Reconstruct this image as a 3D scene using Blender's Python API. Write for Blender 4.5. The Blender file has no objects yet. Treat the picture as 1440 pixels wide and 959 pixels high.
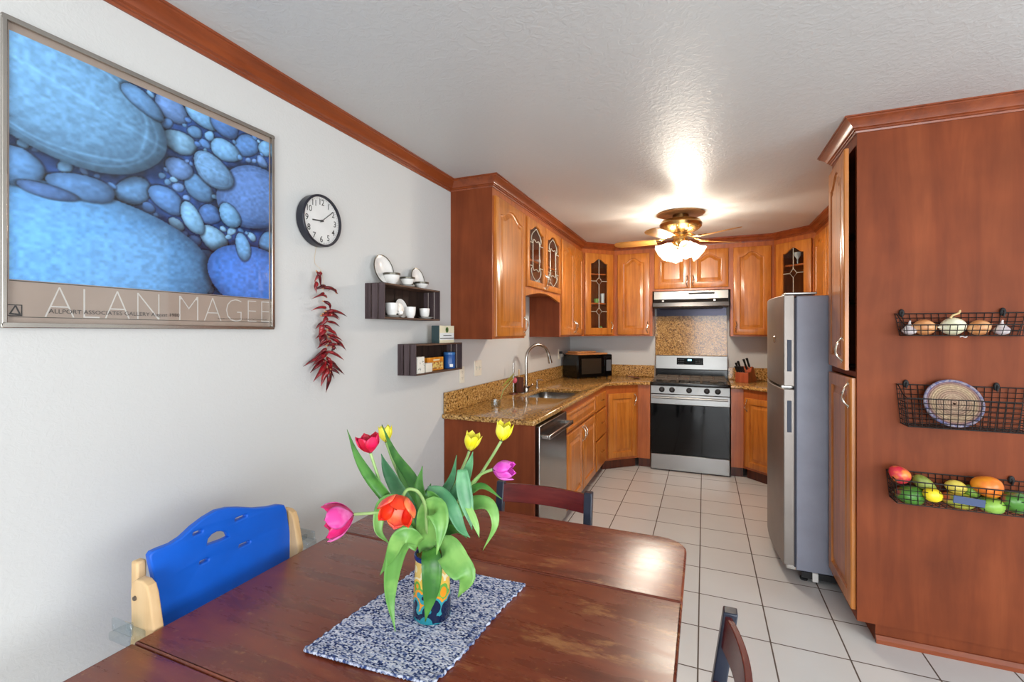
import bpy, math, random
import numpy as np
from mathutils import Matrix, Vector, Euler
random.seed(7)
PI = math.pi
SC = bpy.context.scene
COL = SC.collection

# ------------------------------------------------------------------ room measurements (metres)
CEIL = 2.45
WL = -1.569          # left wall
WR = 1.275           # right kitchen wall
YB = 5.74            # back wall
YF = -2.5            # wall behind the viewer
XR = 3.1             # right wall of the dining end
EYE = 1.445
FPX = 655.0
YAW = math.atan(270 / 655.)
CS, SN = math.cos(YAW), math.sin(YAW)

def ray(u, v):
    a = (u - 720) / FPX
    return a * CS - SN, a * SN + CS, -(v - 467) / FPX
def on_x(u, v, x):
    r = ray(u, v); t = x / r[0]; return Vector((x, r[1] * t, r[2] * t + EYE))
def on_y(u, v, y):
    r = ray(u, v); t = y / r[1]; return Vector((r[0] * t, y, r[2] * t + EYE))
def on_z(u, v, z):
    r = ray(u, v); t = (z - EYE) / r[2]; return Vector((r[0] * t, r[1] * t, z))

# ------------------------------------------------------------------ materials
def lin(c):
    out = []
    for x in c[:3]:
        x = x / 255.
        out.append(x / 12.92 if x <= .04045 else ((x + .055) / 1.055) ** 2.4)
    return (*out, 1.0)

def base_mat(name):
    m = bpy.data.materials.new(name); m.use_nodes = True
    nt = m.node_tree
    return m, nt, nt.nodes['Principled BSDF']

def plain(name, c, rough=.5, metal=0., spec=.5, coat=0., bump=0., bscale=200., emit=None, es=0., var=.06):
    m, nt, b = base_mat(name)
    b.inputs['Roughness'].default_value = rough
    b.inputs['Metallic'].default_value = metal
    b.inputs['Specular IOR Level'].default_value = spec
    b.inputs['Coat Weight'].default_value = coat
    tc = nt.nodes.new('ShaderNodeTexCoord')
    n = nt.nodes.new('ShaderNodeTexNoise'); n.inputs['Scale'].default_value = 9.; n.inputs['Detail'].default_value = 4
    nt.links.new(tc.outputs['Object'], n.inputs['Vector'])
    r = nt.nodes.new('ShaderNodeValToRGB')
    l = lin(c)
    r.color_ramp.elements[0].position = .3; r.color_ramp.elements[1].position = .7
    r.color_ramp.elements[0].color = (*[x * (1 - var) for x in l[:3]], 1)
    r.color_ramp.elements[1].color = (*[min(1, x * (1 + var)) for x in l[:3]], 1)
    nt.links.new(n.outputs['Fac'], r.inputs['Fac']); nt.links.new(r.outputs['Color'], b.inputs['Base Color'])
    if bump:
        n2 = nt.nodes.new('ShaderNodeTexNoise'); n2.inputs['Scale'].default_value = bscale; n2.inputs['Detail'].default_value = 3
        nt.links.new(tc.outputs['Object'], n2.inputs['Vector'])
        bp = nt.nodes.new('ShaderNodeBump'); bp.inputs['Strength'].default_value = bump; bp.inputs['Distance'].default_value = .002
        nt.links.new(n2.outputs['Fac'], bp.inputs['Height']); nt.links.new(bp.outputs['Normal'], b.inputs['Normal'])
    if emit:
        b.inputs['Emission Color'].default_value = lin(emit); b.inputs['Emission Strength'].default_value = es
    return m

def wood(name, dark, mid, light, rough=.3, scale=(14, 14, 1.2), coat=.25, blotch=.35, ns=2.2):
    m, nt, b = base_mat(name)
    L = nt.links.new
    tc = nt.nodes.new('ShaderNodeTexCoord'); mp = nt.nodes.new('ShaderNodeMapping')
    mp.inputs['Scale'].default_value = scale
    L(tc.outputs['Object'], mp.inputs['Vector'])
    n = nt.nodes.new('ShaderNodeTexNoise'); n.inputs['Scale'].default_value = ns; n.inputs['Detail'].default_value = 7
    n.inputs['Distortion'].default_value = .5; n.inputs['Roughness'].default_value = .6
    L(mp.outputs['Vector'], n.inputs['Vector'])
    r = nt.nodes.new('ShaderNodeValToRGB')
    e = r.color_ramp.elements
    e[0].position = .28; e[0].color = lin(dark); e[1].position = .74; e[1].color = lin(light)
    x = e.new(.5); x.color = lin(mid)
    L(n.outputs['Fac'], r.inputs['Fac'])
    n2 = nt.nodes.new('ShaderNodeTexNoise'); n2.inputs['Scale'].default_value = 4.5; n2.inputs['Detail'].default_value = 3
    L(tc.outputs['Object'], n2.inputs['Vector'])
    r2 = nt.nodes.new('ShaderNodeValToRGB')
    r2.color_ramp.elements[0].position = .3; r2.color_ramp.elements[1].position = .7
    r2.color_ramp.elements[0].color = (1 - blotch, 1 - blotch, 1 - blotch, 1)
    r2.color_ramp.elements[1].color = (1, 1, 1, 1)
    L(n2.outputs['Fac'], r2.inputs['Fac'])
    mx = nt.nodes.new('ShaderNodeMix'); mx.data_type = 'RGBA'; mx.blend_type = 'MULTIPLY'
    mx.inputs['Factor'].default_value = 1.
    L(r.outputs['Color'], mx.inputs['A']); L(r2.outputs['Color'], mx.inputs['B'])
    L(mx.outputs['Result'], b.inputs['Base Color'])
    b.inputs['Roughness'].default_value = rough
    b.inputs['Coat Weight'].default_value = coat; b.inputs['Coat Roughness'].default_value = .18
    if coat == 0: b.inputs['Specular IOR Level'].default_value = .25
    return m

def wall_paint(name, c, bscale=60., bump=.12, rough=.55, spec=.35):
    m, nt, b = base_mat(name)
    L = nt.links.new
    b.inputs['Base Color'].default_value = lin(c); b.inputs['Roughness'].default_value = rough
    b.inputs['Specular IOR Level'].default_value = spec
    tc = nt.nodes.new('ShaderNodeTexCoord')
    n = nt.nodes.new('ShaderNodeTexNoise'); n.inputs['Scale'].default_value = bscale; n.inputs['Detail'].default_value = 4
    n.inputs['Distortion'].default_value = 1.2
    L(tc.outputs['Object'], n.inputs['Vector'])
    r = nt.nodes.new('ShaderNodeValToRGB'); r.color_ramp.elements[0].position = .42; r.color_ramp.elements[1].position = .6
    L(n.outputs['Fac'], r.inputs['Fac'])
    bp = nt.nodes.new('ShaderNodeBump'); bp.inputs['Strength'].default_value = bump; bp.inputs['Distance'].default_value = .003
    L(r.outputs['Color'], bp.inputs['Height']); L(bp.outputs['Normal'], b.inputs['Normal'])
    return m

def tile_mat():
    m, nt, b = base_mat('floor_tiles')
    L = nt.links.new
    tc = nt.nodes.new('ShaderNodeTexCoord'); mp = nt.nodes.new('ShaderNodeMapping')
    P = .3112
    mp.inputs['Location'].default_value = (.0245 + 20 * P, -4.333 + 30 * P, 0)
    L(tc.outputs['Object'], mp.inputs['Vector'])
    br = nt.nodes.new('ShaderNodeTexBrick'); br.offset = 0; br.squash = 1
    br.inputs['Scale'].default_value = 1.; br.inputs['Brick Width'].default_value = P; br.inputs['Row Height'].default_value = P
    br.inputs['Mortar Size'].default_value = .0036; br.inputs['Mortar Smooth'].default_value = .15; br.inputs['Bias'].default_value = 0
    br.inputs['Color1'].default_value = lin((208, 208, 207)); br.inputs['Color2'].default_value = lin((213, 213, 211))
    br.inputs['Mortar'].default_value = lin((92, 78, 68))
    L(mp.outputs['Vector'], br.inputs['Vector'])
    n = nt.nodes.new('ShaderNodeTexNoise'); n.inputs['Scale'].default_value = 6; n.inputs['Detail'].default_value = 6
    L(tc.outputs['Object'], n.inputs['Vector'])
    r = nt.nodes.new('ShaderNodeValToRGB'); r.color_ramp.elements[0].color = (.93, .92, .91, 1); r.color_ramp.elements[1].color = (1, 1, 1, 1)
    L(n.outputs['Fac'], r.inputs['Fac'])
    mx = nt.nodes.new('ShaderNodeMix'); mx.data_type = 'RGBA'; mx.blend_type = 'MULTIPLY'; mx.inputs['Factor'].default_value = 1
    L(br.outputs['Color'], mx.inputs['A']); L(r.outputs['Color'], mx.inputs['B']); L(mx.outputs['Result'], b.inputs['Base Color'])
    rr = nt.nodes.new('ShaderNodeMapRange'); rr.inputs['To Min'].default_value = .28; rr.inputs['To Max'].default_value = .8
    L(br.outputs['Fac'], rr.inputs['Value']); L(rr.outputs['Result'], b.inputs['Roughness'])
    inv = nt.nodes.new('ShaderNodeMath'); inv.operation = 'SUBTRACT'; inv.inputs[0].default_value = 1
    L(br.outputs['Fac'], inv.inputs[1])
    bp = nt.nodes.new('ShaderNodeBump'); bp.inputs['Strength'].default_value = .5; bp.inputs['Distance'].default_value = .002
    L(inv.outputs[0], bp.inputs['Height']); L(bp.outputs['Normal'], b.inputs['Normal'])
    return m

def granite(name, k=1.):
    m, nt, b = base_mat(name)
    L = nt.links.new
    tc = nt.nodes.new('ShaderNodeTexCoord')
    n = nt.nodes.new('ShaderNodeTexNoise'); n.inputs['Scale'].default_value = 75; n.inputs['Detail'].default_value = 5; n.inputs['Distortion'].default_value = .8
    L(tc.outputs['Object'], n.inputs['Vector'])
    r = nt.nodes.new('ShaderNodeValToRGB'); e = r.color_ramp.elements
    e[0].position = .33; e[0].color = lin((70, 48, 30)); e[1].position = .72; e[1].color = lin((226, 196, 140))
    for p, c in ((.42, (128, 88, 44)), (.5, (184, 138, 74)), (.6, (200, 156, 92))):
        x = e.new(p); x.color = lin(c)
    L(n.outputs['Fac'], r.inputs['Fac'])
    v = nt.nodes.new('ShaderNodeTexVoronoi'); v.inputs['Scale'].default_value = 55
    L(tc.outputs['Object'], v.inputs['Vector'])
    r2 = nt.nodes.new('ShaderNodeValToRGB'); r2.color_ramp.elements[0].position = .12; r2.color_ramp.elements[1].position = .3
    r2.color_ramp.elements[0].color = (.25, .17, .1, 1); r2.color_ramp.elements[1].color = (1, 1, 1, 1)
    L(v.outputs['Distance'], r2.inputs['Fac'])
    mx = nt.nodes.new('ShaderNodeMix'); mx.data_type = 'RGBA'; mx.blend_type = 'MULTIPLY'; mx.inputs['Factor'].default_value = .55
    L(r.outputs['Color'], mx.inputs['A']); L(r2.outputs['Color'], mx.inputs['B']); L(mx.outputs['Result'], b.inputs['Base Color'])
    b.inputs['Roughness'].default_value = .12
    return m

def glass_pane(name, tint=(253, 253, 253), amount=.03):
    m = bpy.data.materials.new(name); m.use_nodes = True; nt = m.node_tree; nt.nodes.clear()
    o = nt.nodes.new('ShaderNodeOutputMaterial'); t = nt.nodes.new('ShaderNodeBsdfTransparent'); g = nt.nodes.new('ShaderNodeBsdfGlossy')
    t.inputs['Color'].default_value = lin(tint); g.inputs['Roughness'].default_value = .03
    mx = nt.nodes.new('ShaderNodeMixShader'); f = nt.nodes.new('ShaderNodeLayerWeight')
    pw = nt.nodes.new('ShaderNodeMath'); pw.operation = 'POWER'; pw.inputs[1].default_value = 5.
    ad = nt.nodes.new('ShaderNodeMath'); ad.operation = 'MULTIPLY_ADD'; ad.inputs[1].default_value = .6; ad.inputs[2].default_value = amount; ad.use_clamp = True
    nt.links.new(f.outputs['Facing'], pw.inputs[0]); nt.links.new(pw.outputs[0], ad.inputs[0]); nt.links.new(ad.outputs[0], mx.inputs['Fac'])
    nt.links.new(t.outputs[0], mx.inputs[1]); nt.links.new(g.outputs[0], mx.inputs[2]); nt.links.new(mx.outputs[0], o.inputs['Surface'])
    return m

def steel(name, c=(190, 188, 184), rough=.28, stretch=(1, 1, 60)):
    m, nt, b = base_mat(name)
    L = nt.links.new
    b.inputs['Metallic'].default_value = 1; b.inputs['Base Color'].default_value = lin(c)
    tc = nt.nodes.new('ShaderNodeTexCoord'); mp = nt.nodes.new('ShaderNodeMapping'); mp.inputs['Scale'].default_value = stretch
    L(tc.outputs['Object'], mp.inputs['Vector'])
    n = nt.nodes.new('ShaderNodeTexNoise'); n.inputs['Scale'].default_value = 12; n.inputs['Detail'].default_value = 3
    L(mp.outputs['Vector'], n.inputs['Vector'])
    rr = nt.nodes.new('ShaderNodeMapRange'); rr.inputs['To Min'].default_value = rough - .06; rr.inputs['To Max'].default_value = rough + .1
    L(n.outputs['Fac'], rr.inputs['Value']); L(rr.outputs['Result'], b.inputs['Roughness'])
    return m

def two_tone(name, c1, c2, rough=.4, scale=8., p0=.42, p1=.58, spec=.5, stretch=(1, 1, 1), sss=0.):
    m, nt, b = base_mat(name)
    L = nt.links.new
    tc = nt.nodes.new('ShaderNodeTexCoord'); mp = nt.nodes.new('ShaderNodeMapping'); mp.inputs['Scale'].default_value = stretch
    L(tc.outputs['Object'], mp.inputs['Vector'])
    n = nt.nodes.new('ShaderNodeTexNoise'); n.inputs['Scale'].default_value = scale; n.inputs['Detail'].default_value = 3
    L(mp.outputs['Vector'], n.inputs['Vector'])
    r = nt.nodes.new('ShaderNodeValToRGB'); r.color_ramp.elements[0].position = p0; r.color_ramp.elements[1].position = p1
    r.color_ramp.elements[0].color = lin(c1); r.color_ramp.elements[1].color = lin(c2)
    L(n.outputs['Fac'], r.inputs['Fac']); L(r.outputs['Color'], b.inputs['Base Color'])
    b.inputs['Roughness'].default_value = rough; b.inputs['Specular IOR Level'].default_value = spec
    if sss:
        b.inputs['Subsurface Weight'].default_value = sss; b.inputs['Subsurface Radius'].default_value = (.01, .006, .003)
    return m

def axis_ramp(name, stops, axis=2, z0=0., z1=1., rough=.4, dist=.0, dscale=20.):
    """colour bands along one object axis, edges roughened by noise"""
    m, nt, b = base_mat(name)
    L = nt.links.new
    tc = nt.nodes.new('ShaderNodeTexCoord'); sp = nt.nodes.new('ShaderNodeSeparateXYZ')
    L(tc.outputs['Object'], sp.inputs[0])
    n = nt.nodes.new('ShaderNodeTexNoise'); n.inputs['Scale'].default_value = dscale; n.inputs['Detail'].default_value = 2
    L(tc.outputs['Object'], n.inputs['Vector'])
    mr = nt.nodes.new('ShaderNodeMapRange'); mr.inputs['From Min'].default_value = z0; mr.inputs['From Max'].default_value = z1
    L(sp.outputs[axis], mr.inputs['Value'])
    s = nt.nodes.new('ShaderNodeMath'); s.operation = 'MULTIPLY_ADD'; s.inputs[1].default_value = dist; s.inputs[2].default_value = -dist / 2
    L(n.outputs['Fac'], s.inputs[0])
    a = nt.nodes.new('ShaderNodeMath'); a.operation = 'ADD'
    L(mr.outputs['Result'], a.inputs[0]); L(s.outputs[0], a.inputs[1])
    r = nt.nodes.new('ShaderNodeValToRGB'); e = r.color_ramp.elements
    e[0].position = stops[0][0]; e[0].color = lin(stops[0][1]); e[1].position = stops[-1][0]; e[1].color = lin(stops[-1][1])
    for p, c in stops[1:-1]:
        x = e.new(p); x.color = lin(c)
    L(a.outputs[0], r.inputs['Fac']); L(r.outputs['Color'], b.inputs['Base Color'])
    b.inputs['Roughness'].default_value = rough
    return m

M = {}
M['door'] = wood('honey_cherry_door', (168, 94, 34), (199, 120, 46), (213, 138, 60), rough=.28, coat=.2, blotch=.22)  # paler copy of the cherry: golden lamplight put into its colour
M['frame'] = wood('cherry_face_frame', (150, 76, 32), (178, 94, 42), (192, 108, 52), rough=.32, coat=.25, blotch=.2)
M['veneer'] = wood('cherry_veneer', (112, 50, 22), (128, 60, 28), (142, 71, 36), rough=.6, scale=(7, 7, .8), coat=0., blotch=.22, ns=1.6)  # darker, redder copy of the cherry: weaker light put into its colour
M['crown'] = wood('cherry_crown', (112, 48, 20), (138, 64, 28), (154, 76, 36), rough=.3, scale=(8, 1.2, 8), coat=.25, blotch=.15)
M['toe'] = wood('dark_toe', (70, 28, 12), (98, 42, 20), (112, 52, 26), rough=.4, blotch=.2)
M['inside'] = plain('cabinet_inside', (92, 62, 44), rough=.6)
M['dark_inside'] = plain('pantry_inside', (40, 24, 16), rough=.8)  # near-black brown: shade behind the ajar door put into the colour
M['wall'] = wall_paint('wall_paint', (204, 204, 202))
M['ceil'] = wall_paint('ceiling_paint', (202, 202, 201), bscale=34., bump=.2, rough=.42, spec=.5)
M['floor'] = tile_mat()
M['granite'] = granite('brown_granite')
M['glass'] = glass_pane('clear_glass')
M['clear'] = glass_pane('clear_plastic', (238, 243, 245), .09)
M['steel'] = steel('brushed_steel', c=(168, 166, 163), rough=.2)
M['fdoor'] = plain('fridge_door_steel', (136, 128, 122), rough=.38, metal=.55)
M['steel_h'] = steel('brushed_steel_flat', stretch=(1, 1, 60), rough=.3, c=(158, 157, 155))
M['chrome'] = plain('polished_nickel', (214, 204, 188), rough=.16, metal=1)
M['nickel'] = plain('satin_nickel', (176, 172, 166), rough=.26, metal=1)
M['brass'] = plain('antique_brass', (176, 138, 84), rough=.26, metal=1)
M['brassd'] = plain('dark_brass', (120, 88, 52), rough=.35, metal=1)
M['came'] = plain('lead_came', (206, 198, 180), rough=.4, metal=.2)
M['black'] = plain('black_enamel', (16, 16, 17), rough=.18)
M['blackglass'] = plain('black_oven_glass', (7, 7, 8), rough=.05, spec=.3)
M['blackmatte'] = plain('black_matte', (22, 22, 23), rough=.6)
M['iron'] = plain('cast_iron', (92, 80, 68), rough=.5, bump=.3)
M['fridge'] = plain('fridge_grey_side', (142, 146, 162), rough=.42, spec=.5)
M['gasket'] = plain('dark_gasket', (52, 54, 66), rough=.6)
M['white'] = plain('white_glaze', (236, 234, 230), rough=.18)
M['porcelain'] = plain('white_porcelain', (240, 238, 234), rough=.15)
M['rim'] = plain('dark_silver_rim', (92, 88, 78), rough=.3, metal=.5)
M['wire'] = plain('black_wire', (34, 27, 25), rough=.45, metal=.2)
M['crate'] = wood('dark_stained_crate', (54, 42, 44), (80, 66, 68), (96, 82, 84), rough=.6, coat=0, blotch=.2)
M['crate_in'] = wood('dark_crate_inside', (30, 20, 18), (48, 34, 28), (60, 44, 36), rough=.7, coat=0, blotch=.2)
M['crate_edge'] = wood('brown_crate_edge', (70, 50, 40), (96, 70, 56), (112, 84, 66), rough=.6, coat=0, scale=(14, 1.2, 14))
M['alu'] = plain('satin_aluminium_frame', (186, 180, 172), rough=.25, metal=1)
M['mount'] = plain('taupe_print_band', (164, 147, 134), rough=.35)
M['ivory'] = plain('ivory_plastic', (222, 216, 200), rough=.4)
M['slot'] = plain('dark_slot', (60, 56, 50), rough=.6)
M['blue'] = plain('blue_plastic', (12, 94, 206), rough=.42, spec=.4, bump=.05, bscale=500)
M['beech'] = wood('beech', (206, 168, 118), (222, 186, 138), (230, 198, 152), rough=.45, coat=0, blotch=.08)
M['navy'] = plain('slate_navy_paint', (34, 40, 56), rough=.3)
M['mahog'] = wood('red_mahogany_rail', (84, 20, 20), (104, 30, 28), (122, 42, 36), rough=.25, scale=(2, 14, 14), coat=.3, blotch=.2)

def table_mat():
    m, nt, b = base_mat('worn_mahogany_top')
    L = nt.links.new
    def N(t): return nt.nodes.new(t)
    tc = N('ShaderNodeTexCoord')
    mp = N('ShaderNodeMapping'); mp.inputs['Scale'].default_value = (1.3, 7, 7); L(tc.outputs['Object'], mp.inputs['Vector'])
    n = N('ShaderNodeTexNoise'); n.inputs['Scale'].default_value = 2.4; n.inputs['Detail'].default_value = 8; n.inputs['Roughness'].default_value = .62; n.inputs['Distortion'].default_value = .4
    L(mp.outputs['Vector'], n.inputs['Vector'])
    r = N('ShaderNodeValToRGB'); e = r.color_ramp.elements
    e[0].position = .3; e[0].color = lin((98, 44, 30)); e[1].position = .78; e[1].color = lin((150, 76, 46)); x = e.new(.52); x.color = lin((124, 58, 38))
    L(n.outputs['Fac'], r.inputs['Fac'])
    # worn-through patches, stretched with the grain
    mp2 = N('ShaderNodeMapping'); mp2.inputs['Scale'].default_value = (3.2, 11, 8); mp2.inputs['Location'].default_value = (.4, 1.7, 0); L(tc.outputs['Object'], mp2.inputs['Vector'])
    w = N('ShaderNodeTexNoise'); w.inputs['Scale'].default_value = 1.5; w.inputs['Detail'].default_value = 10; w.inputs['Roughness'].default_value = .72
    L(mp2.outputs['Vector'], w.inputs['Vector'])
    wr = N('ShaderNodeValToRGB'); wr.color_ramp.elements[0].position = .55; wr.color_ramp.elements[1].position = .64
    L(w.outputs['Fac'], wr.inputs['Fac'])
    # more wear towards the window end of the leaf
    sp = N('ShaderNodeSeparateXYZ'); L(tc.outputs['Object'], sp.inputs[0])
    gr = N('ShaderNodeMapRange'); gr.inputs['From Min'].default_value = -.9; gr.inputs['From Max'].default_value = -.15
    gr.inputs['To Min'].default_value = .2; gr.inputs['To Max'].default_value = 1.; L(sp.outputs[0], gr.inputs['Value'])
    gm = N('ShaderNodeMath'); gm.operation = 'MULTIPLY'; L(wr.outputs['Color'], gm.inputs[0]); L(gr.outputs['Result'], gm.inputs[1])
    fl = N('ShaderNodeTexNoise'); fl.inputs['Scale'].default_value = 55; fl.inputs['Detail'].default_value = 4; L(tc.outputs['Object'], fl.inputs['Vector'])
    flr = N('ShaderNodeValToRGB'); flr.color_ramp.elements[0].position = .66; flr.color_ramp.elements[1].position = .72
    L(fl.outputs['Fac'], flr.inputs['Fac'])
    fm = N('ShaderNodeMath'); fm.operation = 'MULTIPLY'; fm.inputs[1].default_value = .45; L(flr.outputs['Color'], fm.inputs[0])
    mxm = N('ShaderNodeMath'); mxm.operation = 'MAXIMUM'; L(gm.outputs[0], mxm.inputs[0]); L(fm.outputs[0], mxm.inputs[1])
    sc = N('ShaderNodeMath'); sc.operation = 'MULTIPLY'; sc.inputs[1].default_value = .75; L(mxm.outputs[0], sc.inputs[0])
    mx = N('ShaderNodeMix'); mx.data_type = 'RGBA'; mx.inputs['B'].default_value = lin((186, 132, 84))
    L(sc.outputs[0], mx.inputs['Factor']); L(r.outputs['Color'], mx.inputs['A']); L(mx.outputs['Result'], b.inputs['Base Color'])
    rr = N('ShaderNodeMapRange'); rr.inputs['To Min'].default_value = .2; rr.inputs['To Max'].default_value = .36
    L(n.outputs['Fac'], rr.inputs['Value']); L(rr.outputs['Result'], b.inputs['Roughness'])
    bp = N('ShaderNodeBump'); bp.inputs['Strength'].default_value = .12; bp.inputs['Distance'].default_value = .002
    L(w.outputs['Fac'], bp.inputs['Height']); L(bp.outputs['Normal'], b.inputs['Normal'])
    return m
M['table'] = table_mat()

def weave_mat():
    m, nt, b = base_mat('blue_white_weave')
    L = nt.links.new
    def N(t): return nt.nodes.new(t)
    tc = N('ShaderNodeTexCoord'); mp = N('ShaderNodeMapping'); mp.inputs['Scale'].default_value = (200, 330, 1); L(tc.outputs['Object'], mp.inputs['Vector'])
    wn = N('ShaderNodeTexWhiteNoise'); wn.noise_dimensions = '2D'
    fl = N('ShaderNodeVectorMath'); fl.operation = 'FLOOR'; L(mp.outputs['Vector'], fl.inputs[0]); L(fl.outputs[0], wn.inputs['Vector'])
    bn = N('ShaderNodeTexNoise'); bn.inputs['Scale'].default_value = 14; bn.inputs['Detail'].default_value = 2
    mp3 = N('ShaderNodeMapping'); mp3.inputs['Scale'].default_value = (.35, 2.4, 1); L(tc.outputs['Object'], mp3.inputs['Vector']); L(mp3.outputs['Vector'], bn.inputs['Vector'])
    mixv = N('ShaderNodeMath'); mixv.operation = 'MULTIPLY_ADD'; mixv.inputs[1].default_value = .6; L(wn.outputs['Value'], mixv.inputs[0]); 
    b2 = N('ShaderNodeMath'); b2.operation = 'MULTIPLY'; b2.inputs[1].default_value = .42; L(bn.outputs['Fac'], b2.inputs[0]); L(b2.outputs[0], mixv.inputs[2])
    r = N('ShaderNodeValToRGB'); e = r.color_ramp.elements
    e[0].position = .24; e[0].color = lin((34, 50, 96)); e[1].position = .74; e[1].color = lin((222, 224, 236)); x = e.new(.38); x.color = lin((92, 108, 154)); x = e.new(.49); x.color = lin((170, 178, 206))
    L(mixv.outputs[0], r.inputs['Fac']); L(r.outputs['Color'], b.inputs['Base Color'])
    b.inputs['Roughness'].default_value = .9; b.inputs['Specular IOR Level'].default_value = .1
    fr = N('ShaderNodeVectorMath'); fr.operation = 'FRACTION'; L(mp.outputs['Vector'], fr.inputs[0])
    sx = N('ShaderNodeSeparateXYZ'); L(fr.outputs[0], sx.inputs[0])
    pr = N('ShaderNodeMath'); pr.operation = 'PINGPONG'; pr.inputs[1].default_value = .5; L(sx.outputs[1], pr.inputs[0])
    pr2 = N('ShaderNodeMath'); pr2.operation = 'PINGPONG'; pr2.inputs[1].default_value = .5; L(sx.outputs[0], pr2.inputs[0])
    ad = N('ShaderNodeMath'); ad.operation = 'MINIMUM'; L(pr.outputs[0], ad.inputs[0]); L(pr2.outputs[0], ad.inputs[1])
    bp = N('ShaderNodeBump'); bp.inputs['Strength'].default_value = .9; bp.inputs['Distance'].default_value = .003
    L(ad.outputs[0], bp.inputs['Height']); L(bp.outputs['Normal'], b.inputs['Normal'])
    return m
M['weave'] = weave_mat()

# ------------------------------------------------------------------ mesh builder
class MB:
    def __init__(s): s.v = []; s.f = []
    def add(s, vs, fs, m=None):
        o = len(s.v)
        for p in vs:
            p = Vector(p); s.v.append(tuple(m @ p if m is not None else p))
        s.f += [tuple(i + o for i in f) for f in fs]
        return s
    def box(s, x0, y0, z0, x1, y1, z1, m=None):
        vs = [(x0, y0, z0), (x1, y0, z0), (x1, y1, z0), (x0, y1, z0), (x0, y0, z1), (x1, y0, z1), (x1, y1, z1), (x0, y1, z1)]
        return s.add(vs, [(0, 3, 2, 1), (4, 5, 6, 7), (0, 1, 5, 4), (1, 2, 6, 5), (2, 3, 7, 6), (3, 0, 4, 7)], m)
    def prism(s, poly, z0, z1, m=None):
        n = len(poly)
        vs = [(x, y, z0) for x, y in poly] + [(x, y, z1) for x, y in poly]
        return s.add(vs, [tuple(range(n - 1, -1, -1)), tuple(range(n, 2 * n))] + [(i, (i + 1) % n, (i + 1) % n + n, i + n) for i in range(n)], m)
    def lathe(s, prof, n=24, m=None):
        vs = []; fs = []; k = len(prof)
        for i in range(n):
            a = 2 * PI * i / n
            vs += [(r * math.cos(a), r * math.sin(a), z) for r, z in prof]
        for i in range(n):
            j = (i + 1) % n
            for q in range(k - 1):
                if prof[q][0] < 1e-6 and prof[q + 1][0] < 1e-6: continue
                fs.append((i * k + q, j * k + q, j * k + q + 1, i * k + q + 1))
        return s.add(vs, fs, m)
    def cyl(s, p0, p1, r0, r1=None, n=16):
        return s.tube([p0, p1], [r0, r0 if r1 is None else r1], n)
    def tube(s, pts, r, n=8, closed=False, flat=1.):
        pts = [Vector(p) for p in pts]; k = len(pts)
        rs = r if isinstance(r, (list, tuple)) else [r] * k
        up = None; vs = []
        for i, p in enumerate(pts):
            if closed: t = pts[(i + 1) % k] - pts[i - 1]
            else: t = pts[min(i + 1, k - 1)] - pts[max(i - 1, 0)]
            t.normalize()
            if up is None:
                up = Vector((0, 0, 1)) if abs(t.z) < .9 else Vector((1, 0, 0))
            a = t.cross(up)
            if a.length < 1e-6: a = t.orthogonal()
            a.normalize(); b = a.cross(t).normalized(); up = b
            for q in range(n):
                w = 2 * PI * q / n
                vs.append(p + a * math.cos(w) * rs[i] + b * math.sin(w) * rs[i] * flat)
        fs = []
        for i in range(k if closed else k - 1):
            j = (i + 1) % k
            fs += [(i * n + q, i * n + (q + 1) % n, j * n + (q + 1) % n, j * n + q) for q in range(n)]
        if not closed:
            fs += [tuple(range(n - 1, -1, -1)), tuple((k - 1) * n + q for q in range(n))]
        return s.add(vs, fs)
    def ell(s, c, r, nu=20, nv=12, rot=None, warp=None):
        rot = rot or Matrix.Identity(3)
        vs = []; fs = []
        for i in range(nv + 1):
            t = PI * i / nv
            for j in range(nu):
                p = 2 * PI * j / nu
                q = Vector((math.sin(t) * math.cos(p), math.sin(t) * math.sin(p), math.cos(t)))
                if warp: q = Vector(warp(q))
                vs.append(Vector(c) + rot @ Vector((q.x * r[0], q.y * r[1], q.z * r[2])))
        for i in range(nv):
            for j in range(nu):
                k = (j + 1) % nu
                fs.append((i * nu + j, (i + 1) * nu + j, (i + 1) * nu + k, i * nu + k))
        return s.add(vs, fs)
    def grid(s, fn, nu, nv):
        vs = [fn(i / nu, j / nv) for i in range(nu + 1) for j in range(nv + 1)]
        w = nv + 1
        return s.add(vs, [(i * w + j, (i + 1) * w + j, (i + 1) * w + j + 1, i * w + j + 1) for i in range(nu) for j in range(nv)])
    def mesh(s, name):
        me = bpy.data.meshes.new(name)
        me.from_pydata(s.v, [], s.f); me.validate(); me.update()
        return me
    def build(s, name, mat, parent=None, bevel=0., smooth=.6, label=None, solid=0., loc=None, rot=None, merge=True, sub=0):
        import bmesh
        me = s.mesh(name)
        bm = bmesh.new(); bm.from_mesh(me)
        if merge: bmesh.ops.remove_doubles(bm, verts=bm.verts, dist=1e-6)
        bmesh.ops.recalc_face_normals(bm, faces=bm.faces)
        bm.to_mesh(me); bm.free()
        me.materials.append(mat)
        if smooth:
            me.shade_smooth(); me.set_sharp_from_angle(angle=smooth)
        o = bpy.data.objects.new(name, me); COL.objects.link(o)
        if parent is not None: o.parent = parent
        if loc is not None: o.location = loc
        if rot is not None: o.rotation_euler = rot
        if label: o['label'] = label
        if solid:
            md = o.modifiers.new('solid', 'SOLIDIFY'); md.thickness = solid; md.offset = 0
        if sub:
            md = o.modifiers.new('sub', 'SUBSURF'); md.levels = sub; md.render_levels = sub
        if bevel:
            md = o.modifiers.new('bevel', 'BEVEL'); md.width = bevel; md.segments = 2; md.limit_method = 'ANGLE'; md.angle_limit = .7
        return o

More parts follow.
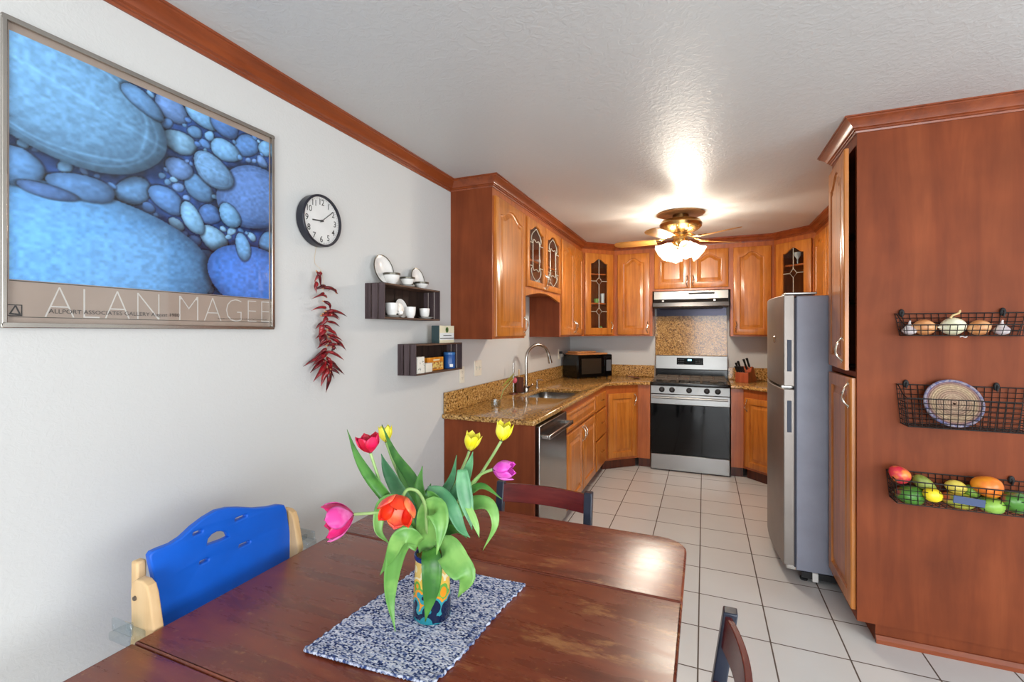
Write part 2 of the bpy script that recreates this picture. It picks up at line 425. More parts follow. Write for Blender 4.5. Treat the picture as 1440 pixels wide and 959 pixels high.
def tag(o, label, cat, group=None, kind=None):
    if label: o['label'] = label
    if cat: o['category'] = cat
    if group: o['group'] = group
    if kind: o['kind'] = kind
    return o
def root(name, label, cat, loc=(0, 0, 0), rz=0., group=None):
    o = bpy.data.objects.new(name, None); COL.objects.link(o)
    o.empty_display_size = .05
    o.location = loc; o.rotation_euler = (0, 0, rz)
    return tag(o, label, cat, group)
def struct(name, mb, mat, **k):
    o = mb.build(name, mat, **k); o['kind'] = 'structure'; return o

def extruded(outer, holes, thick, bevel=0., res=3):
    """flat shape with holes, extruded with a rounded edge, as (verts, faces); lies z 0..thick"""
    cu = bpy.data.curves.new('shape', 'CURVE'); cu.dimensions = '2D'; cu.fill_mode = 'BOTH'
    cu.extrude = max(0, thick / 2 - bevel); cu.bevel_depth = bevel; cu.bevel_resolution = res; cu.offset = -bevel
    for lp in [outer] + list(holes):
        sp = cu.splines.new('POLY'); sp.points.add(len(lp) - 1); sp.use_cyclic_u = True
        for i, p in enumerate(lp): sp.points[i].co = (p[0], p[1], 0, 1)
    o = bpy.data.objects.new('shape', cu); COL.objects.link(o)
    dg = bpy.context.evaluated_depsgraph_get()
    me = bpy.data.meshes.new_from_object(o.evaluated_get(dg))
    vs = [(v.co.x, v.co.y, v.co.z + thick / 2) for v in me.vertices]; fs = [tuple(p.vertices) for p in me.polygons]
    bpy.data.objects.remove(o); bpy.data.curves.remove(cu); bpy.data.meshes.remove(me)
    return vs, fs

_txt = {}
def text(s, size, thin=0., sp=1., align='CENTER', depth=0.):
    key = (s, size, thin, sp, align, depth)
    if key in _txt: return _txt[key]
    cu = bpy.data.curves.new('t', 'FONT'); cu.body = s; cu.size = size; cu.align_x = align; cu.align_y = 'CENTER'
    cu.space_character = sp; cu.offset = thin; cu.resolution_u = 3; cu.extrude = depth
    o = bpy.data.objects.new('t', cu); COL.objects.link(o)
    dg = bpy.context.evaluated_depsgraph_get()
    me = bpy.data.meshes.new_from_object(o.evaluated_get(dg))
    r = ([tuple(v.co) for v in me.vertices], [tuple(p.vertices) for p in me.polygons])
    bpy.data.objects.remove(o); bpy.data.curves.remove(cu); bpy.data.meshes.remove(me)
    _txt[key] = r
    return r

def smooth_path(pts, k=6):
    """Catmull-Rom through the points"""
    P = [Vector(p) for p in pts]; P = [P[0] * 2 - P[1]] + P + [P[-1] * 2 - P[-2]]
    out = []
    for i in range(1, len(P) - 2):
        for j in range(k):
            t = j / k; a, b, c, d = P[i - 1], P[i], P[i + 1], P[i + 2]
            out.append(.5 * ((2 * b) + (c - a) * t + (2 * a - 5 * b + 4 * c - d) * t * t + (3 * b - a - 3 * c + d) * t ** 3))
    out.append(P[-2]); return out
def rounded(x0, y0, x1, y1, r, n=5, rs=None):
    rs = rs or (r, r, r, r)      # corners: x0y0, x1y0, x1y1, x0y1
    out = []
    for (cx, cy, a0), q in zip(((x0, y0, PI), (x1, y0, 1.5 * PI), (x1, y1, 0), (x0, y1, .5 * PI)), rs):
        ox = cx + q if cx == x0 else cx - q; oy = cy + q if cy == y0 else cy - q
        if q < 1e-5: out.append((cx, cy)); continue
        for i in range(n + 1):
            a = a0 + .5 * PI * i / n; out.append((ox + q * math.cos(a), oy + q * math.sin(a)))
    return out
YZ = Matrix(((0, 0, 1, 0), (1, 0, 0, 0), (0, 1, 0, 0), (0, 0, 0, 1)))      # shape x->Y, y->Z, z->X (faces +X)
XZ = Matrix(((1, 0, 0, 0), (0, 0, -1, 0), (0, 1, 0, 0), (0, 0, 0, 1)))     # shape x->X, y->Z, z->-Y (faces -Y)

# ------------------------------------------------------------------ the room
struct('floor', MB().box(WL - .1, YF - .1, -.1, XR + .1, YB + .1, 0), M['floor'], smooth=0)
struct('ceiling', MB().box(WL - .1, YF - .1, CEIL, XR + .1, YB + .1, CEIL + .1), M['ceil'], smooth=0)
struct('wall_left', MB().box(WL - .1, YF - .1, 0, WL, YB + .1, CEIL), M['wall'], smooth=0)
struct('wall_back', MB().box(WL, YB, 0, WR + .1, YB + .1, CEIL), M['wall'], smooth=0)
struct('wall_right', MB().box(WR, 2.655, 0, WR + .1, YB, CEIL).box(WR + .1, 2.655, 0, XR, 2.755, CEIL), M['wall'], smooth=0)
# dining end: a window behind the viewer and one in the right wall
def wall_with_opening(mb, axis, c0, c1, a0, a1, w0, w1, z0, z1):
    for p in ((a0, w0, 0, CEIL), (w1, a1, 0, CEIL), (w0, w1, 0, z0), (w0, w1, z1, CEIL)):
        if axis == 'y': mb.box(p[0], c0, p[2], p[1], c1, p[3])
        else: mb.box(c0, p[0], p[2], c1, p[1], p[3])
    return mb
struct('wall_front', wall_with_opening(MB(), 'y', YF - .1, YF, WL, XR, -.3, 2.7, .12, 2.2), M['wall'], smooth=0)
struct('wall_far_right', wall_with_opening(MB(), 'x', XR, XR + .1, YF, 2.7, -1.4, 1.6, .7, 2.2), M['wall'], smooth=0)
def window(name, axis, c, w0, w1, z0, z1):
    mb = MB(); t = .05
    segs = [(w0, w1, z0, z0 + t), (w0, w1, z1 - t, z1), (w0, w0 + t, z0, z1), (w1 - t, w1, z0, z1), ((w0 + w1) / 2 - t / 2, (w0 + w1) / 2 + t / 2, z0, z1)]
    for a, b, p, q in segs:
        if axis == 'y': mb.box(a, c - .04, p, b, c, q)
        else: mb.box(c, a, p, c + .04, b, q)
    o = struct(name, mb, M['white'], smooth=0)
    g = MB()
    if axis == 'y': g.box(w0, c - .026, z0, w1, c - .02, z1)
    else: g.box(c + .02, w0, z0, c + .026, w1, z1)
    g.build('window_pane', M['glass'], o, smooth=0)
window('window_1', 'y', YF, -.3, 2.7, .12, 2.2)
window('window_2', 'x', XR, -1.4, 1.6, .7, 2.2)

# crown moulding: a profile swept along the cabinet fronts, mitred at the corners
def sweep(path, prof, name, mat, closed_ends=True):
    """path in plan; outward is to the right of the direction of travel; prof = [(out, z)]"""
    P = [Vector((x, y)) for x, y in path]; n = len(P); vs = []
    for i in range(n):
        d0 = (P[i] - P[i - 1]).normalized() if i > 0 else (P[1] - P[0]).normalized()
        d1 = (P[i + 1] - P[i]).normalized() if i < n - 1 else d0
        n0 = Vector((d0.y, -d0.x)); n1 = Vector((d1.y, -d1.x))
        b = (n0 + n1).normalized(); k = 1 / max(.3, b.dot(n0))
        for o, z in prof: vs.append((P[i].x + b.x * o * k, P[i].y + b.y * o * k, z))
    k = len(prof); fs = []
    for i in range(n - 1):
        for q in range(k):
            r = (q + 1) % k
            fs.append((i * k + q, (i + 1) * k + q, (i + 1) * k + r, i * k + r))
    fs += [tuple(range(k)), tuple((n - 1) * k + q for q in range(k - 1, -1, -1))]
    mb = MB(); mb.add(vs, fs)
    return struct(name, mb, mat, smooth=.5)
CZ = 2.382
prof = [(0, CZ), (.006, CZ), (.008, CZ + .008), (.014, CZ + .010), (.014, CZ + .016), (.022, CZ + .020), (.026, CZ + .028), (.036, CZ + .040), (.048, CZ + .050), (.054, CZ + .054), (.054, CZ + .060), (.06, CZ + .062), (.06, CEIL), (0, CEIL)]
XF = -1.264       # front plane of the left wall cabinets
sweep([(WL, YF), (WL, 2.73)], prof, 'trim_1', M['crown'])
sweep([(WL, 2.73), (XF, 2.73), (XF, 5.13), (-.959, 5.435), (.665, 5.435), (.97, 5.13), (.97, 3.13)], prof, 'trim_2', M['crown'])
sweep([(1.2, 3.11), (.667, 3.11), (.667, 2.65), (XR, 2.65)], prof, 'trim_3', M['crown'])

# ------------------------------------------------------------------ cabinetry
def ring(outline, y): return [(x, y, z) for x, z in outline]
def arch_outline(x0, x1, z0, z1, rise, n=14, cathedral=True):
    """bottom-left, bottom-right, right shoulder, arch.., left shoulder; z1 is the arch top"""
    zs = z1 - rise; pts = [(x0, z0), (x1, z0)]
    for i in range(n + 1):
        t = 1 - i / n
        if rise <= 0: f = 0
        else:
            s = abs(2 * t - 1)
            f = 0 if s > .86 else .5 + .5 * math.cos(PI * (s / .86) ** 1.15)
        pts.append((x0 + (x1 - x0) * t, zs + rise * f))
    return pts
def rect_like(x0, x1, z0, z1, n=14):
    return [(x0, z0), (x1, z0)] + [(x0 + (x1 - x0) * (1 - i / n), z1) for i in range(n + 1)]
def inset(o, x0, x1, z0, z1, d):
    cx = (x0 + x1) / 2; kx = ((x1 - x0) / 2 - d) / ((x1 - x0) / 2); kz = (z1 - z0 - 2 * d) / (z1 - z0)
    return [(cx + (x - cx) * kx, z0 + d + (z - z0) * kz) for x, z in o]
def bridge(mb, rings, cap=True):
    n = len(rings[0]); vs = [p for r in rings for p in r]; fs = []
    for k in range(len(rings) - 1):
        fs += [(k * n + i, k * n + (i + 1) % n, (k + 1) * n + (i + 1) % n, (k + 1) * n + i) for i in range(n)]
    if cap: fs.append(tuple((len(rings) - 1) * n + i for i in range(n)))
    fs0 = fs
    mb.add(vs, fs0)
def door(parent, x0, x1, z0, z1, kind='panel', rise=None, handle=None, name='door', stile=None, loc=None, rot=None, dx=0.):
    """overlay door whose back lies in y=0 and whose face looks to -y; kinds: panel, glass, slab"""
    w = x1 - x0; h = z1 - z0; t = .02
    st = stile if stile is not None else min(.062, w * .19)
    if rise is None: rise = .055 if h > .45 else .0
    X0, X1 = x0 - dx, x1 - dx
    O = rect_like
    mb = MB()
    a0, a1, b0, b1 = X0 + st, X1 - st, z0 + st, z1 - st * (.8 if rise else 1)
    R = [ring(O(X0, X1, z0, z1), 0), ring(O(X0, X1, z0, z1), -t + .005), ring(O(X0 + .003, X1 - .003, z0 + .003, z1 - .003), -t + .0015), ring(O(X0 + .006, X1 - .006, z0 + .006, z1 - .006), -t)]
    A = arch_outline(a0, a1, b0, b1, rise)
    if kind == 'slab':
        I = O(X0 + .012, X1 - .012, z0 + .012, z1 - .012)
        R += [ring(I, -t)]
        bridge(mb, R)
    elif kind == 'panel':
        R += [ring(A, -t), ring(inset(A, a0, a1, b0, b1, .005), -t + .010), ring(inset(A, a0, a1, b0, b1, .012), -t + .012),
              ring(inset(A, a0, a1, b0, b1, min(.04, w * .12)), -t + .003), ring(inset(A, a0, a1, b0, b1, min(.042, w * .125)), -t + .0015)]
        bridge(mb, R)
    else:
        R += [ring(A, -t), ring(inset(A, a0, a1, b0, b1, .004), -t + .006), ring(inset(A, a0, a1, b0, b1, .004), 0)]
        bridge(mb, R, cap=False)
        n = len(R[0]); vs = R[0] + R[-1]
        mb.add(vs, [(i, (i + 1) % n, (i + 1) % n + n, i + n) for i in range(n)])
    d = mb.build(name, M['door'], parent, smooth=.5, loc=loc, rot=rot)
    if kind.startswith('glass'):
        g = MB(); G = inset(A, a0, a1, b0, b1, .001)
        g.add([(x, -.006, z) for x, z in G] + [(x, -.009, z) for x, z in G], [tuple(range(len(G))), tuple(range(len(G), 2 * len(G)))] + [(i, (i + 1) % len(G), (i + 1) % len(G) + len(G), i + len(G)) for i in range(len(G))])
        g.build('glass_pane', M['glass'], d, smooth=0)
        c = MB(); cx = (a0 + a1) / 2; r = .0036; y = -.0105
        gw = a1 - a0
        if kind == 'glass':       # one centre line with diamonds
            hh = b1 - b0
            dz = [b0 + hh * f for f in (.24, .68)]
            q = .044
            seg = [b0] + [z for zz in dz for z in (zz - q, zz + q)] + [b1]
            for i in range(0, len(seg), 2): c.tube([(cx, y, seg[i]), (cx, y, seg[i + 1])], r, 6)
            for zz in dz:
                c.tube([(cx, y, zz - q), (cx + q * .85, y, zz), (cx, y, zz + q), (cx - q * .85, y, zz)], r, 6, closed=True)
                c.tube([(a0, y, zz), (cx - q * .85, y, zz)], r, 6); c.tube([(cx + q * .85, y, zz), (a1, y, zz)], r, 6)
        else:                     # curved tracery, two uprights with a looped head and foot
            xa, xb = a0 + gw * .27, a1 - gw * .27; hz = b1 - b0
            z2, z3 = b0 + hz * .27, b0 + hz * .68
            c.tube([(xa, y, z2), (xa, y, z3)], r, 6); c.tube([(xb, y, z2), (xb, y, z3)], r, 6)
            for sgn, zz, ze in ((1, z3, b1 - rise), (-1, z2, b0)):
                c.tube(smooth_path([(xa, y, zz), (xa + gw * .06, y, zz + sgn * hz * .07), (cx, y, zz + sgn * hz * .04), (xb - gw * .06, y, zz + sgn * hz * .07), (xb, y, zz)], 4), r, 6)
                c.tube(smooth_path([(xa, y, zz), (xa - gw * .1, y, zz + sgn * hz * .06), (xa - gw * .04, y, zz + sgn * hz * .16), (cx, y, ze + (rise * .6 if sgn > 0 else 0))], 4), r, 6)
                c.tube(smooth_path([(xb, y, zz), (xb + gw * .1, y, zz + sgn * hz * .06), (xb + gw * .04, y, zz + sgn * hz * .16), (cx, y, ze + (rise * .6 if sgn > 0 else 0))], 4), r, 6)
                c.tube([(a0, y, zz), (xa, y, zz)], r, 6); c.tube([(xb, y, zz), (a1, y, zz)], r, 6)
        c.build('lead_tracery', M['came'], d)
    if handle:
        hx, hz, o = handle; pull(d, hx - dx, hz, o)
    return d
def pull(parent, x, z, orient='v', L=.105):
    """S-curved nickel bow pull"""
    mb = MB(); y0 = -.02
    P = []
    for i in range(17):
        s = i / 16 * 2 - 1
        off = .024 * (1 - abs(s) ** 2.6)
        sw = .007 * math.sin(s * PI)
        a = s * L / 2
        P.append((x + sw, y0 - off - .002, z + a) if orient == 'v' else (x + a, y0 - off - .002, z + sw))
    r = [.0035 + .003 * (1 - abs(i / 8 - 1)) + (.0035 if i in (0, 16) else 0) for i in range(17)]
    mb.tube(P, r, 8)
    for s in (-1, 1):
        c = (x, y0, z + s * L / 2) if orient == 'v' else (x + s * L / 2, y0, z)
        mb.cyl((c[0], y0 + .002, c[2]), (c[0], y0 - .004, c[2]), .008, .005, 10)
        e = (c[0], y0 - .003, c[2] + s * .009) if orient == 'v' else (c[0] + s * .009, y0 - .003, c[2])
        mb.ell(e, (.004, .004, .004), 8, 6)
    mb.build('handle', M['chrome'], parent)

def carcass(parent, poly, z0, z1, front_edge, shelves=(), mat=None):
    """hollow cabinet: thick walls along the plan polygon except the front edge, top, bottom and shelves"""
    mb = MB(); n = len(poly); mb.prism(poly, z0, z0 + .018); mb.prism(poly, z1 - .018, z1)
    for i in range(n):
        if i == front_edge: continue
        a, b = Vector(poly[i]), Vector(poly[(i + 1) % n]); d = (b - a).normalized(); nn = Vector((-d.y, d.x)) * .016
        mb.prism([tuple(a), tuple(b), tuple(b + nn), tuple(a + nn)], z0, z1)
    for z in shelves:
        cx = sum(p[0] for p in poly) / n; cy = sum(p[1] for p in poly) / n
        mb.prism([(cx + (x - cx) * .96, cy + (y - cy) * .93) for x, y in poly], z, z + .016)
    return mb.build('cabinet_body', mat or M['frame'], parent, smooth=0)
def face_frame(parent, w, z0, z1, opens, mat=None):
    """frame strips around openings [(x0,x1,zb,zt)] in the plane y 0..0.018"""
    mb = MB(); xs = sorted({0, w, *[o[0] for o in opens], *[o[1] for o in opens]}); zs = sorted({z0, z1, *[o[2] for o in opens], *[o[3] for o in opens]})
    for i in range(len(xs) - 1):
        for j in range(len(zs) - 1):
            cx = (xs[i] + xs[i + 1]) / 2; cz = (zs[j] + zs[j + 1]) / 2
            if any(o[0] < cx < o[1] and o[2] < cz < o[3] for o in opens): continue
            mb.box(xs[i], 0, zs[j], xs[i + 1], .018, zs[j + 1])
    return mb.build('face_frame', mat or M['frame'], parent, smooth=0)
ZB, ZT = 1.40, 2.45      # wall cabinets
DB, DT = 1.415, 2.335
def solid_body(parent, w, d, z0, z1, mat=None, side=None):
    MB().box(0, 0, z0, w, d, z1).build('cabinet_body', mat or M['frame'], parent, bevel=.001, smooth=0)

R90 = PI / 2
g_w = 'honey cherry wall cabinets'
# 1 left, nearest
t = root('wall_cabinet', 'tall single-door wall cabinet at the near end, with a broad red-brown side panel', 'cabinet', (XF, 2.73, 0), R90, g_w)
solid_body(t, .585, .305, ZB, ZT)
MB().box(-.004, -.001, ZB - .002, 0, .303, 2.39).build('side_panel', M['veneer'], t, smooth=0, label='plain red-brown veneered end panel')
door(t, .03, .565, DB, DT, handle=(.535, 1.50, 'v'))
# 2 glass doors over the arched valance
t = root('wall_cabinet', 'short wall cabinet with two leaded glass doors above an arched valance', 'cabinet', (XF, 3.315, 0), R90, g_w)
carcass(t, [(0, .018), (.935, .018), (.935, .303), (0, .303)][::1], 1.785, ZT, 0, shelves=(2.02,))
face_frame(t, .935, 1.785, ZT, [(.045, .44, 1.82, 2.32), (.49, .895, 1.82, 2.32)])
door(t, .022, .462, 1.80, DT, 'glass2', rise=.05, stile=.048, handle=(.44, 1.87, 'v'))
door(t, .47, .915, 1.80, DT, 'glass2', rise=.05, stile=.048, handle=(.49, 1.87, 'v'))
vp = [(0, 1.785), (0, 1.725)] + [(.03 + .875 * i / 16, 1.725 + .048 * math.sin(PI * i / 16)) for i in range(17)] + [(.935, 1.725), (.935, 1.785)]
MB().prism(vp, -.002, .018, XZ @ Matrix.Translation((0, 0, -.016))).build('arched_valance', M['door'], t, smooth=.5, label='arched wooden valance')
# 3 double door
t = root('wall_cabinet', 'wall cabinet with a pair of narrow cathedral doors beyond the arched valance', 'cabinet', (XF, 4.25, 0), R90, g_w)
solid_body(t, .88, .305, ZB, ZT)
MB().box(-.004, .002, ZB - .002, 0, .303, 1.80).build('side_panel', M['veneer'], t, smooth=0, label='red-brown veneered side panel')
door(t, .025, .487, DB, DT, handle=(.462, 1.50, 'v')); door(t, .493, .858, DB, DT, handle=(.518, 1.50, 'v'))
# 4 left corner glass
def corner(label, loc, rz, poly, z0, z1, kind='glass'):
    t = root('corner_wall_cabinet', label, 'cabinet', loc, rz, g_w)
    carcass(t, poly, z0, z1, 0, shelves=(1.765, 2.10))
    w = poly[1][0]
    face_frame(t, w, z0, z1, [(.06, w - .06, z0 + .05, DT - .03)])
    door(t, .03, w - .03, DB, DT, kind, rise=.05, stile=.075, handle=(w - .055 if kind and loc[0] < 0 else .055, 1.50, 'v'))
    return t
wd = .431
k = math.sqrt(.5)
def loc_poly(o, rz, pts):
    c, s = math.cos(-rz), math.sin(-rz)
    return [((x - o[0]) * c - (y - o[1]) * s, (x - o[0]) * s + (y - o[1]) * c) for x, y in pts]
pl = loc_poly((XF, 5.13), PI / 4, [(XF, 5.13), (-.959, 5.435), (-.959, YB - .002), (WL + .002, YB - .002), (WL + .002, 5.13)])
pl[0] = (.0, .018); pl[1] = (wd, .018)
corner('diagonal corner wall cabinet with a leaded diamond glass door, left of the stove', (XF, 5.13, 0), PI / 4, pl, ZB, ZT)
# 5 A
t = root('wall_cabinet', 'single cathedral-door wall cabinet just left of the range hood', 'cabinet', (-.959, 5.435, 0), 0, g_w)
solid_body(t, .424, .303, ZB, ZT); door(t, .038, .394, DB, DT, handle=(.372, 1.50, 'v'))
# 6 hood cabinet
t = root('wall_cabinet', 'short two-door wall cabinet directly above the range hood', 'cabinet', (-.535, 5.435, 0), 0, g_w)
solid_body(t, .795, .303, 1.90, ZT); door(t, .022, .39, 1.925, DT, rise=.05, handle=(.365, 2.0, 'v')); door(t, .402, .775, 1.925, DT, rise=.05, handle=(.427, 2.0, 'v'))
# 7 B
t = root('wall_cabinet', 'single cathedral-door wall cabinet just right of the range hood', 'cabinet', (.26, 5.435, 0), 0, g_w)
solid_body(t, .405, .303, ZB, ZT); door(t, .025, .378, DB, DT, handle=(.05, 1.50, 'v'))
# 8 right corner
pr = loc_poly((.665, 5.435), -PI / 4, [(.665, 5.435), (.97, 5.13), (WR - .002, 5.13), (WR - .002, YB - .002), (.665, YB - .002)])
pr[0] = (0, .018); pr[1] = (wd, .018)
corner('diagonal corner wall cabinet with a leaded diamond glass door, behind the fridge top', (.665, 5.435, 0), -PI / 4, pr, ZB, ZT)
# 9 right run
t = root('wall_cabinet', 'right-hand wall cabinet beside the pantry, mostly hidden behind the fridge', 'cabinet', (.97, 5.13, 0), -R90, g_w)
solid_body(t, 1.0, .303, ZB, ZT); door(t, .03, .49, DB, DT, handle=(.465, 1.50, 'v')); door(t, .5, .97, DB, DT, handle=(.525, 1.50, 'v'))
t = root('wall_cabinet', 'short wall cabinet above the fridge, between pantry and right run', 'cabinet', (.97, 4.13, 0), -R90, g_w)
solid_body(t, .99, .303, 1.85, ZT); door(t, .03, .49, 1.87, DT, rise=.04); door(t, .5, .96, 1.87, DT, rise=.04)

# ---- base cabinets
BZ = .882
g_b = 'honey cherry base cabinets'
BXF = -.955
def toe(parent, w, d=.5): MB().box(0, .07, 0, w, .09, .1).build('toe_kick', M['toe'], parent, smooth=0)
# end panel
tag(MB().box(WL + .002, 2.64, 0, -.945, 2.662, BZ).build('end_panel', M['veneer'], bevel=.002, smooth=0), 'red-brown wood end panel closing the left counter beside the dishwasher', 'panel')
# dishwasher
t = root('dishwasher', 'stainless dishwasher with a bar handle under the left counter', 'dishwasher', (BXF, 2.69, 0), R90)
MB().box(.003, .03, .1, .605, .55, BZ - .01).build('tub', M['blackmatte'], t, smooth=0)
MB().box(.003, -.028, .11, .605, .03, .868).build('door', M['steel'], t, bevel=.004)
h = MB().box(.03, -.085, .785, .58, -.070, .812).box(.03, -.07, .787, .055, -.028, .81).box(.555, -.07, .787, .58, -.028, .81)
h.build('handle', M['nickel'], t, bevel=.004)
MB().box(.003, .02, .0, .605, .04, .1).build('toe_plate', M['blackmatte'], t, smooth=0)
# sink base
t = root('sink_cabinet', 'sink base cabinet with a false drawer front over two panelled doors', 'cabinet', (BXF, 3.302, 0), R90, g_b)
MB().box(0, 0, .1, 1.05, .018, BZ).box(0, .018, .1, .018, .6, BZ).box(1.032, .018, .1, 1.05, .6, BZ).box(0, .018, .1, 1.05, .6, .118).build('cabinet_body', M['frame'], t, smooth=0)
toe(t, 1.05)
door(t, .055, 1.02, .695, .838, 'panel', rise=0, stile=.022, name='drawer_front')
door(t, .055, .54, .12, .675, rise=0, handle=(.512, .60, 'v')); door(t, .548, 1.02, .12, .675, rise=0, handle=(.576, .60, 'v'))
# drawers
t = root('drawer_cabinet', 'narrow base cabinet with three stacked drawers and small brass pulls', 'cabinet', (BXF, 4.352, 0), R90, g_b)
MB().box(0, 0, .1, .508, .6, BZ).build('cabinet_body', M['frame'], t, smooth=0); toe(t, .508)
for a, b in ((.69, .838), (.415, .672), (.12, .398)):
    d = door(t, .03, .478, a, b, 'slab', name='drawer')
    m = MB(); z = (a + b) / 2 + .01
    m.tube([(.20, -.034, z), (.30, -.034, z)], .005, 8); m.cyl((.21, -.02, z), (.21, -.034, z), .004); m.cyl((.29, -.02, z), (.29, -.034, z), .004)
    m.build('pull', M['brass'], d, label='small brass bar pull')
# left diagonal
def base_poly(loc, rz, label, pts, dx0, dx1, hx, w):
    t = root('corner_base_cabinet', label, 'cabinet', (*loc, 0), rz, g_b)
    pl = loc_poly(loc, rz, pts)
    MB().prism(pl, .1, BZ).build('cabinet_body', M['frame'], t, smooth=0)
    MB().box(0, .05, 0, w, .07, .1).build('toe_kick', M['toe'], t, smooth=0)
    door(t, dx0, dx1, .125, .80, rise=0, handle=(hx, .73, 'v'), stile=.055)
    return t
la = math.atan2(.27, .30)
base_poly((BXF, 4.86), la, 'diagonal corner base cabinet with one tall door, left of the stove', [(BXF, 4.86), (-.655, 5.13), (-.655, YB - .01), (WL + .01, YB - .01), (WL + .01, 4.862)], .03, .376, .35, .404)
ra = -PI / 4 + .02
base_poly((.361, 5.13), math.atan2(-.30, .304), 'diagonal corner base cabinet with one tall door, right of the stove', [(.361, 5.13), (.665, 4.83), (WR - .01, 4.832), (WR - .01, YB - .01), (.361, YB - .01)], .028, .4, .058, .427)
for (x0, x1, lb) in ((-.655, -.528, 'narrow reddish filler panel between the corner base door and the stove, left side'), (.249, .361, 'narrow reddish filler panel on the right side of the stove')):
    t = root('filler_panel', lb, 'panel', (x0 + .001, 5.13, 0), 0)
    MB().box(0, 0, .1, x1 - x0 - .002, .6, BZ).build('panel_body', M['frame'], t, smooth=0)
    MB().box(0, .05, 0, x1 - x0 - .002, .07, .1).build('toe_kick', M['toe'], t, smooth=0)
t = root('base_cabinet', 'right-hand base cabinet hidden behind the fridge', 'cabinet', (.665, 4.828, 0), -R90, g_b)
solid_body(t, .93, .6, .1, BZ); toe(t, .93); door(t, .03, .46, .12, .80, rise=0); door(t, .47, .9, .12, .80, rise=0)

# ---- countertops
CT = .917
t = root('countertop', 'polished brown granite countertop on the left run with a sink cut-out', 'countertop', (0, 0, 0))
outer = [(WL + .003, 2.612), (-.945, 2.612), (-.932, 2.625), (-.932, 4.835), (-.645, 5.098), (-.527, 5.098), (-.527, YB - .003), (WL + .003, YB - .003)]
hole = rounded(-1.40, 3.56, -1.02, 4.16, .06, 6)
v, f = extruded(outer, [hole], .034, .012)
MB().add(v, f, Matrix.Translation((0, 0, CT - .034))).build('slab', M['granite'], t, smooth=.6)
MB().box(WL + .002, 2.63, CT, WL + .022, YB - .002, CT + .135).box(WL + .022, YB - .022, CT, -.54, YB - .002, CT + .135).build('backsplash', M['granite'], t, bevel=.003, smooth=0)
t = root('countertop', 'polished brown granite countertop to the right of the stove', 'countertop', (0, 0, 0))
v, f = extruded([(.247, 5.098), (.352, 5.098), (.642, 4.80), (.642, 3.9), (WR - .003, 3.9), (WR - .003, YB - .003), (.247, YB - .003)], [], .034, .012)
MB().add(v, f, Matrix.Translation((0, 0, CT - .034))).build('slab', M['granite'], t, smooth=.6)
MB().box(.247, YB - .022, CT, WR - .022, YB - .002, CT + .135).box(WR - .022, 3.9, CT, WR - .002, YB - .002, CT + .135).build('backsplash', M['granite'], t, bevel=.003, smooth=0)
tag(MB().box(-.53, YB - .024, CT + .002, .236, YB - .003, 1.632).build('granite_panel', M['granite'], smooth=0), 'tall granite splash panel on the wall between stove and hood', 'wall panel')

# ---- sink and faucet
t = root('sink', 'undermount stainless steel sink bowl in the left counter', 'sink', (-1.21, 3.86, CT - .034))
mb = MB()
lv = [(.0, 0), (.0, -.01), (-.006, -.16), (-.03, -.185), (-.1, -.19)]
rings = []
for ins, z in lv:
    a = .19 + .01 + ins; b = .30 + .01 + ins
    rings.append([(x, y, z) for x, y in rounded(-a, -b, a, b, .06, 6)])
bridge(mb, rings)
mb.build('bowl', M['steel'], t, smooth=1.)
MB().lathe([(0, .002), (.03, .004), (.042, .002), (.044, 0)], 20, Matrix.Translation((0, 0, -.188))).build('drain', M['chrome'], t)
t = root('faucet', 'tall brushed nickel gooseneck faucet with a pull-down spray head', 'faucet', (-1.455, 3.86, CT))
v, f = extruded(rounded(-.03, -.13, .03, .13, .028, 6), [], .006, .002)
MB().add(v, f).build('deck_plate', M['nickel'], t)
fx = on_x(741, 551, -1.455)
pth = [(0, 0, .004), (0, 0, .16), (0, 0, .29), (.012, .02, .36), (.045, .07, .405), (.085, .13, .412), (.12, .185, .38), (.135, .21, .33)]
mb = MB().tube(smooth_path(pth, 6), .0135, 14).lathe([(0, .004), (.026, .004), (.026, .03), (.02, .05), (.0145, .055)], 18)
mb.build('spout', M['nickel'], t)
MB().tube([(.134, .208, .34), (.142, .222, .29), (.148, .233, .245)], [.0155, .018, .021], 14).build('spray_head', M['nickel'], t)
MB().box(.150, .205, .285, .158, .222, .312).build('spray_button', M['blackmatte'], t, bevel=.002)
MB().tube([(.015, -.01, .04), (.05, -.03, .05), (.075, -.045, .075)], [.011, .008, .006], 10).build('lever', M['nickel'], t)
t = root('soap_pump', 'small dark soap pump behind the sink bowl', 'dispenser', (-1.46, 4.16, CT))
MB().lathe([(0, 0), (.018, 0), (.018, .01), (.009, .02), (.009, .055), (0, .055)], 14).build('base', M['nickel'], t)
MB().tube([(0, 0, .055), (0, 0, .075), (.05, 0, .078), (.06, 0, .07)], .006, 8).build('nozzle', M['nickel'], t)
# clutter left of the sink
p = on_z(722, 549, CT)
t = root('paper_towel_stand', 'slim upright metal rod standing against the granite left of the faucet', 'stand', (-1.50, on_x(722, 500, -1.50).y, CT))
MB().tube([(0, 0, .012), (0, 0, .265)], .008, 10).build('rod', M['nickel'], t)
MB().lathe([(0, 0), (.038, 0), (.038, .008), (.012, .014), (0, .014)], 20).build('base', M['toe'], t)
bx = on_x(727, 540, -1.50).y
t = root('wooden_caddy', 'open dark brown wooden utensil box left of the faucet', 'box', (-1.49, bx + .10, CT))
MB().box(-.035, -.06, 0, .035, .05, .006).box(-.035, -.06, 0, -.031, .05, .13).box(-.035, -.06, 0, .035, -.055, .135).box(-.035, .045, 0, .035, .05, .02).build('box_body', M['toe'], t, bevel=.001, smooth=0)
MB().box(-.02, -.045, .006, -.01, -.035, .20).build('scraper', M['beech'], t, bevel=.002)
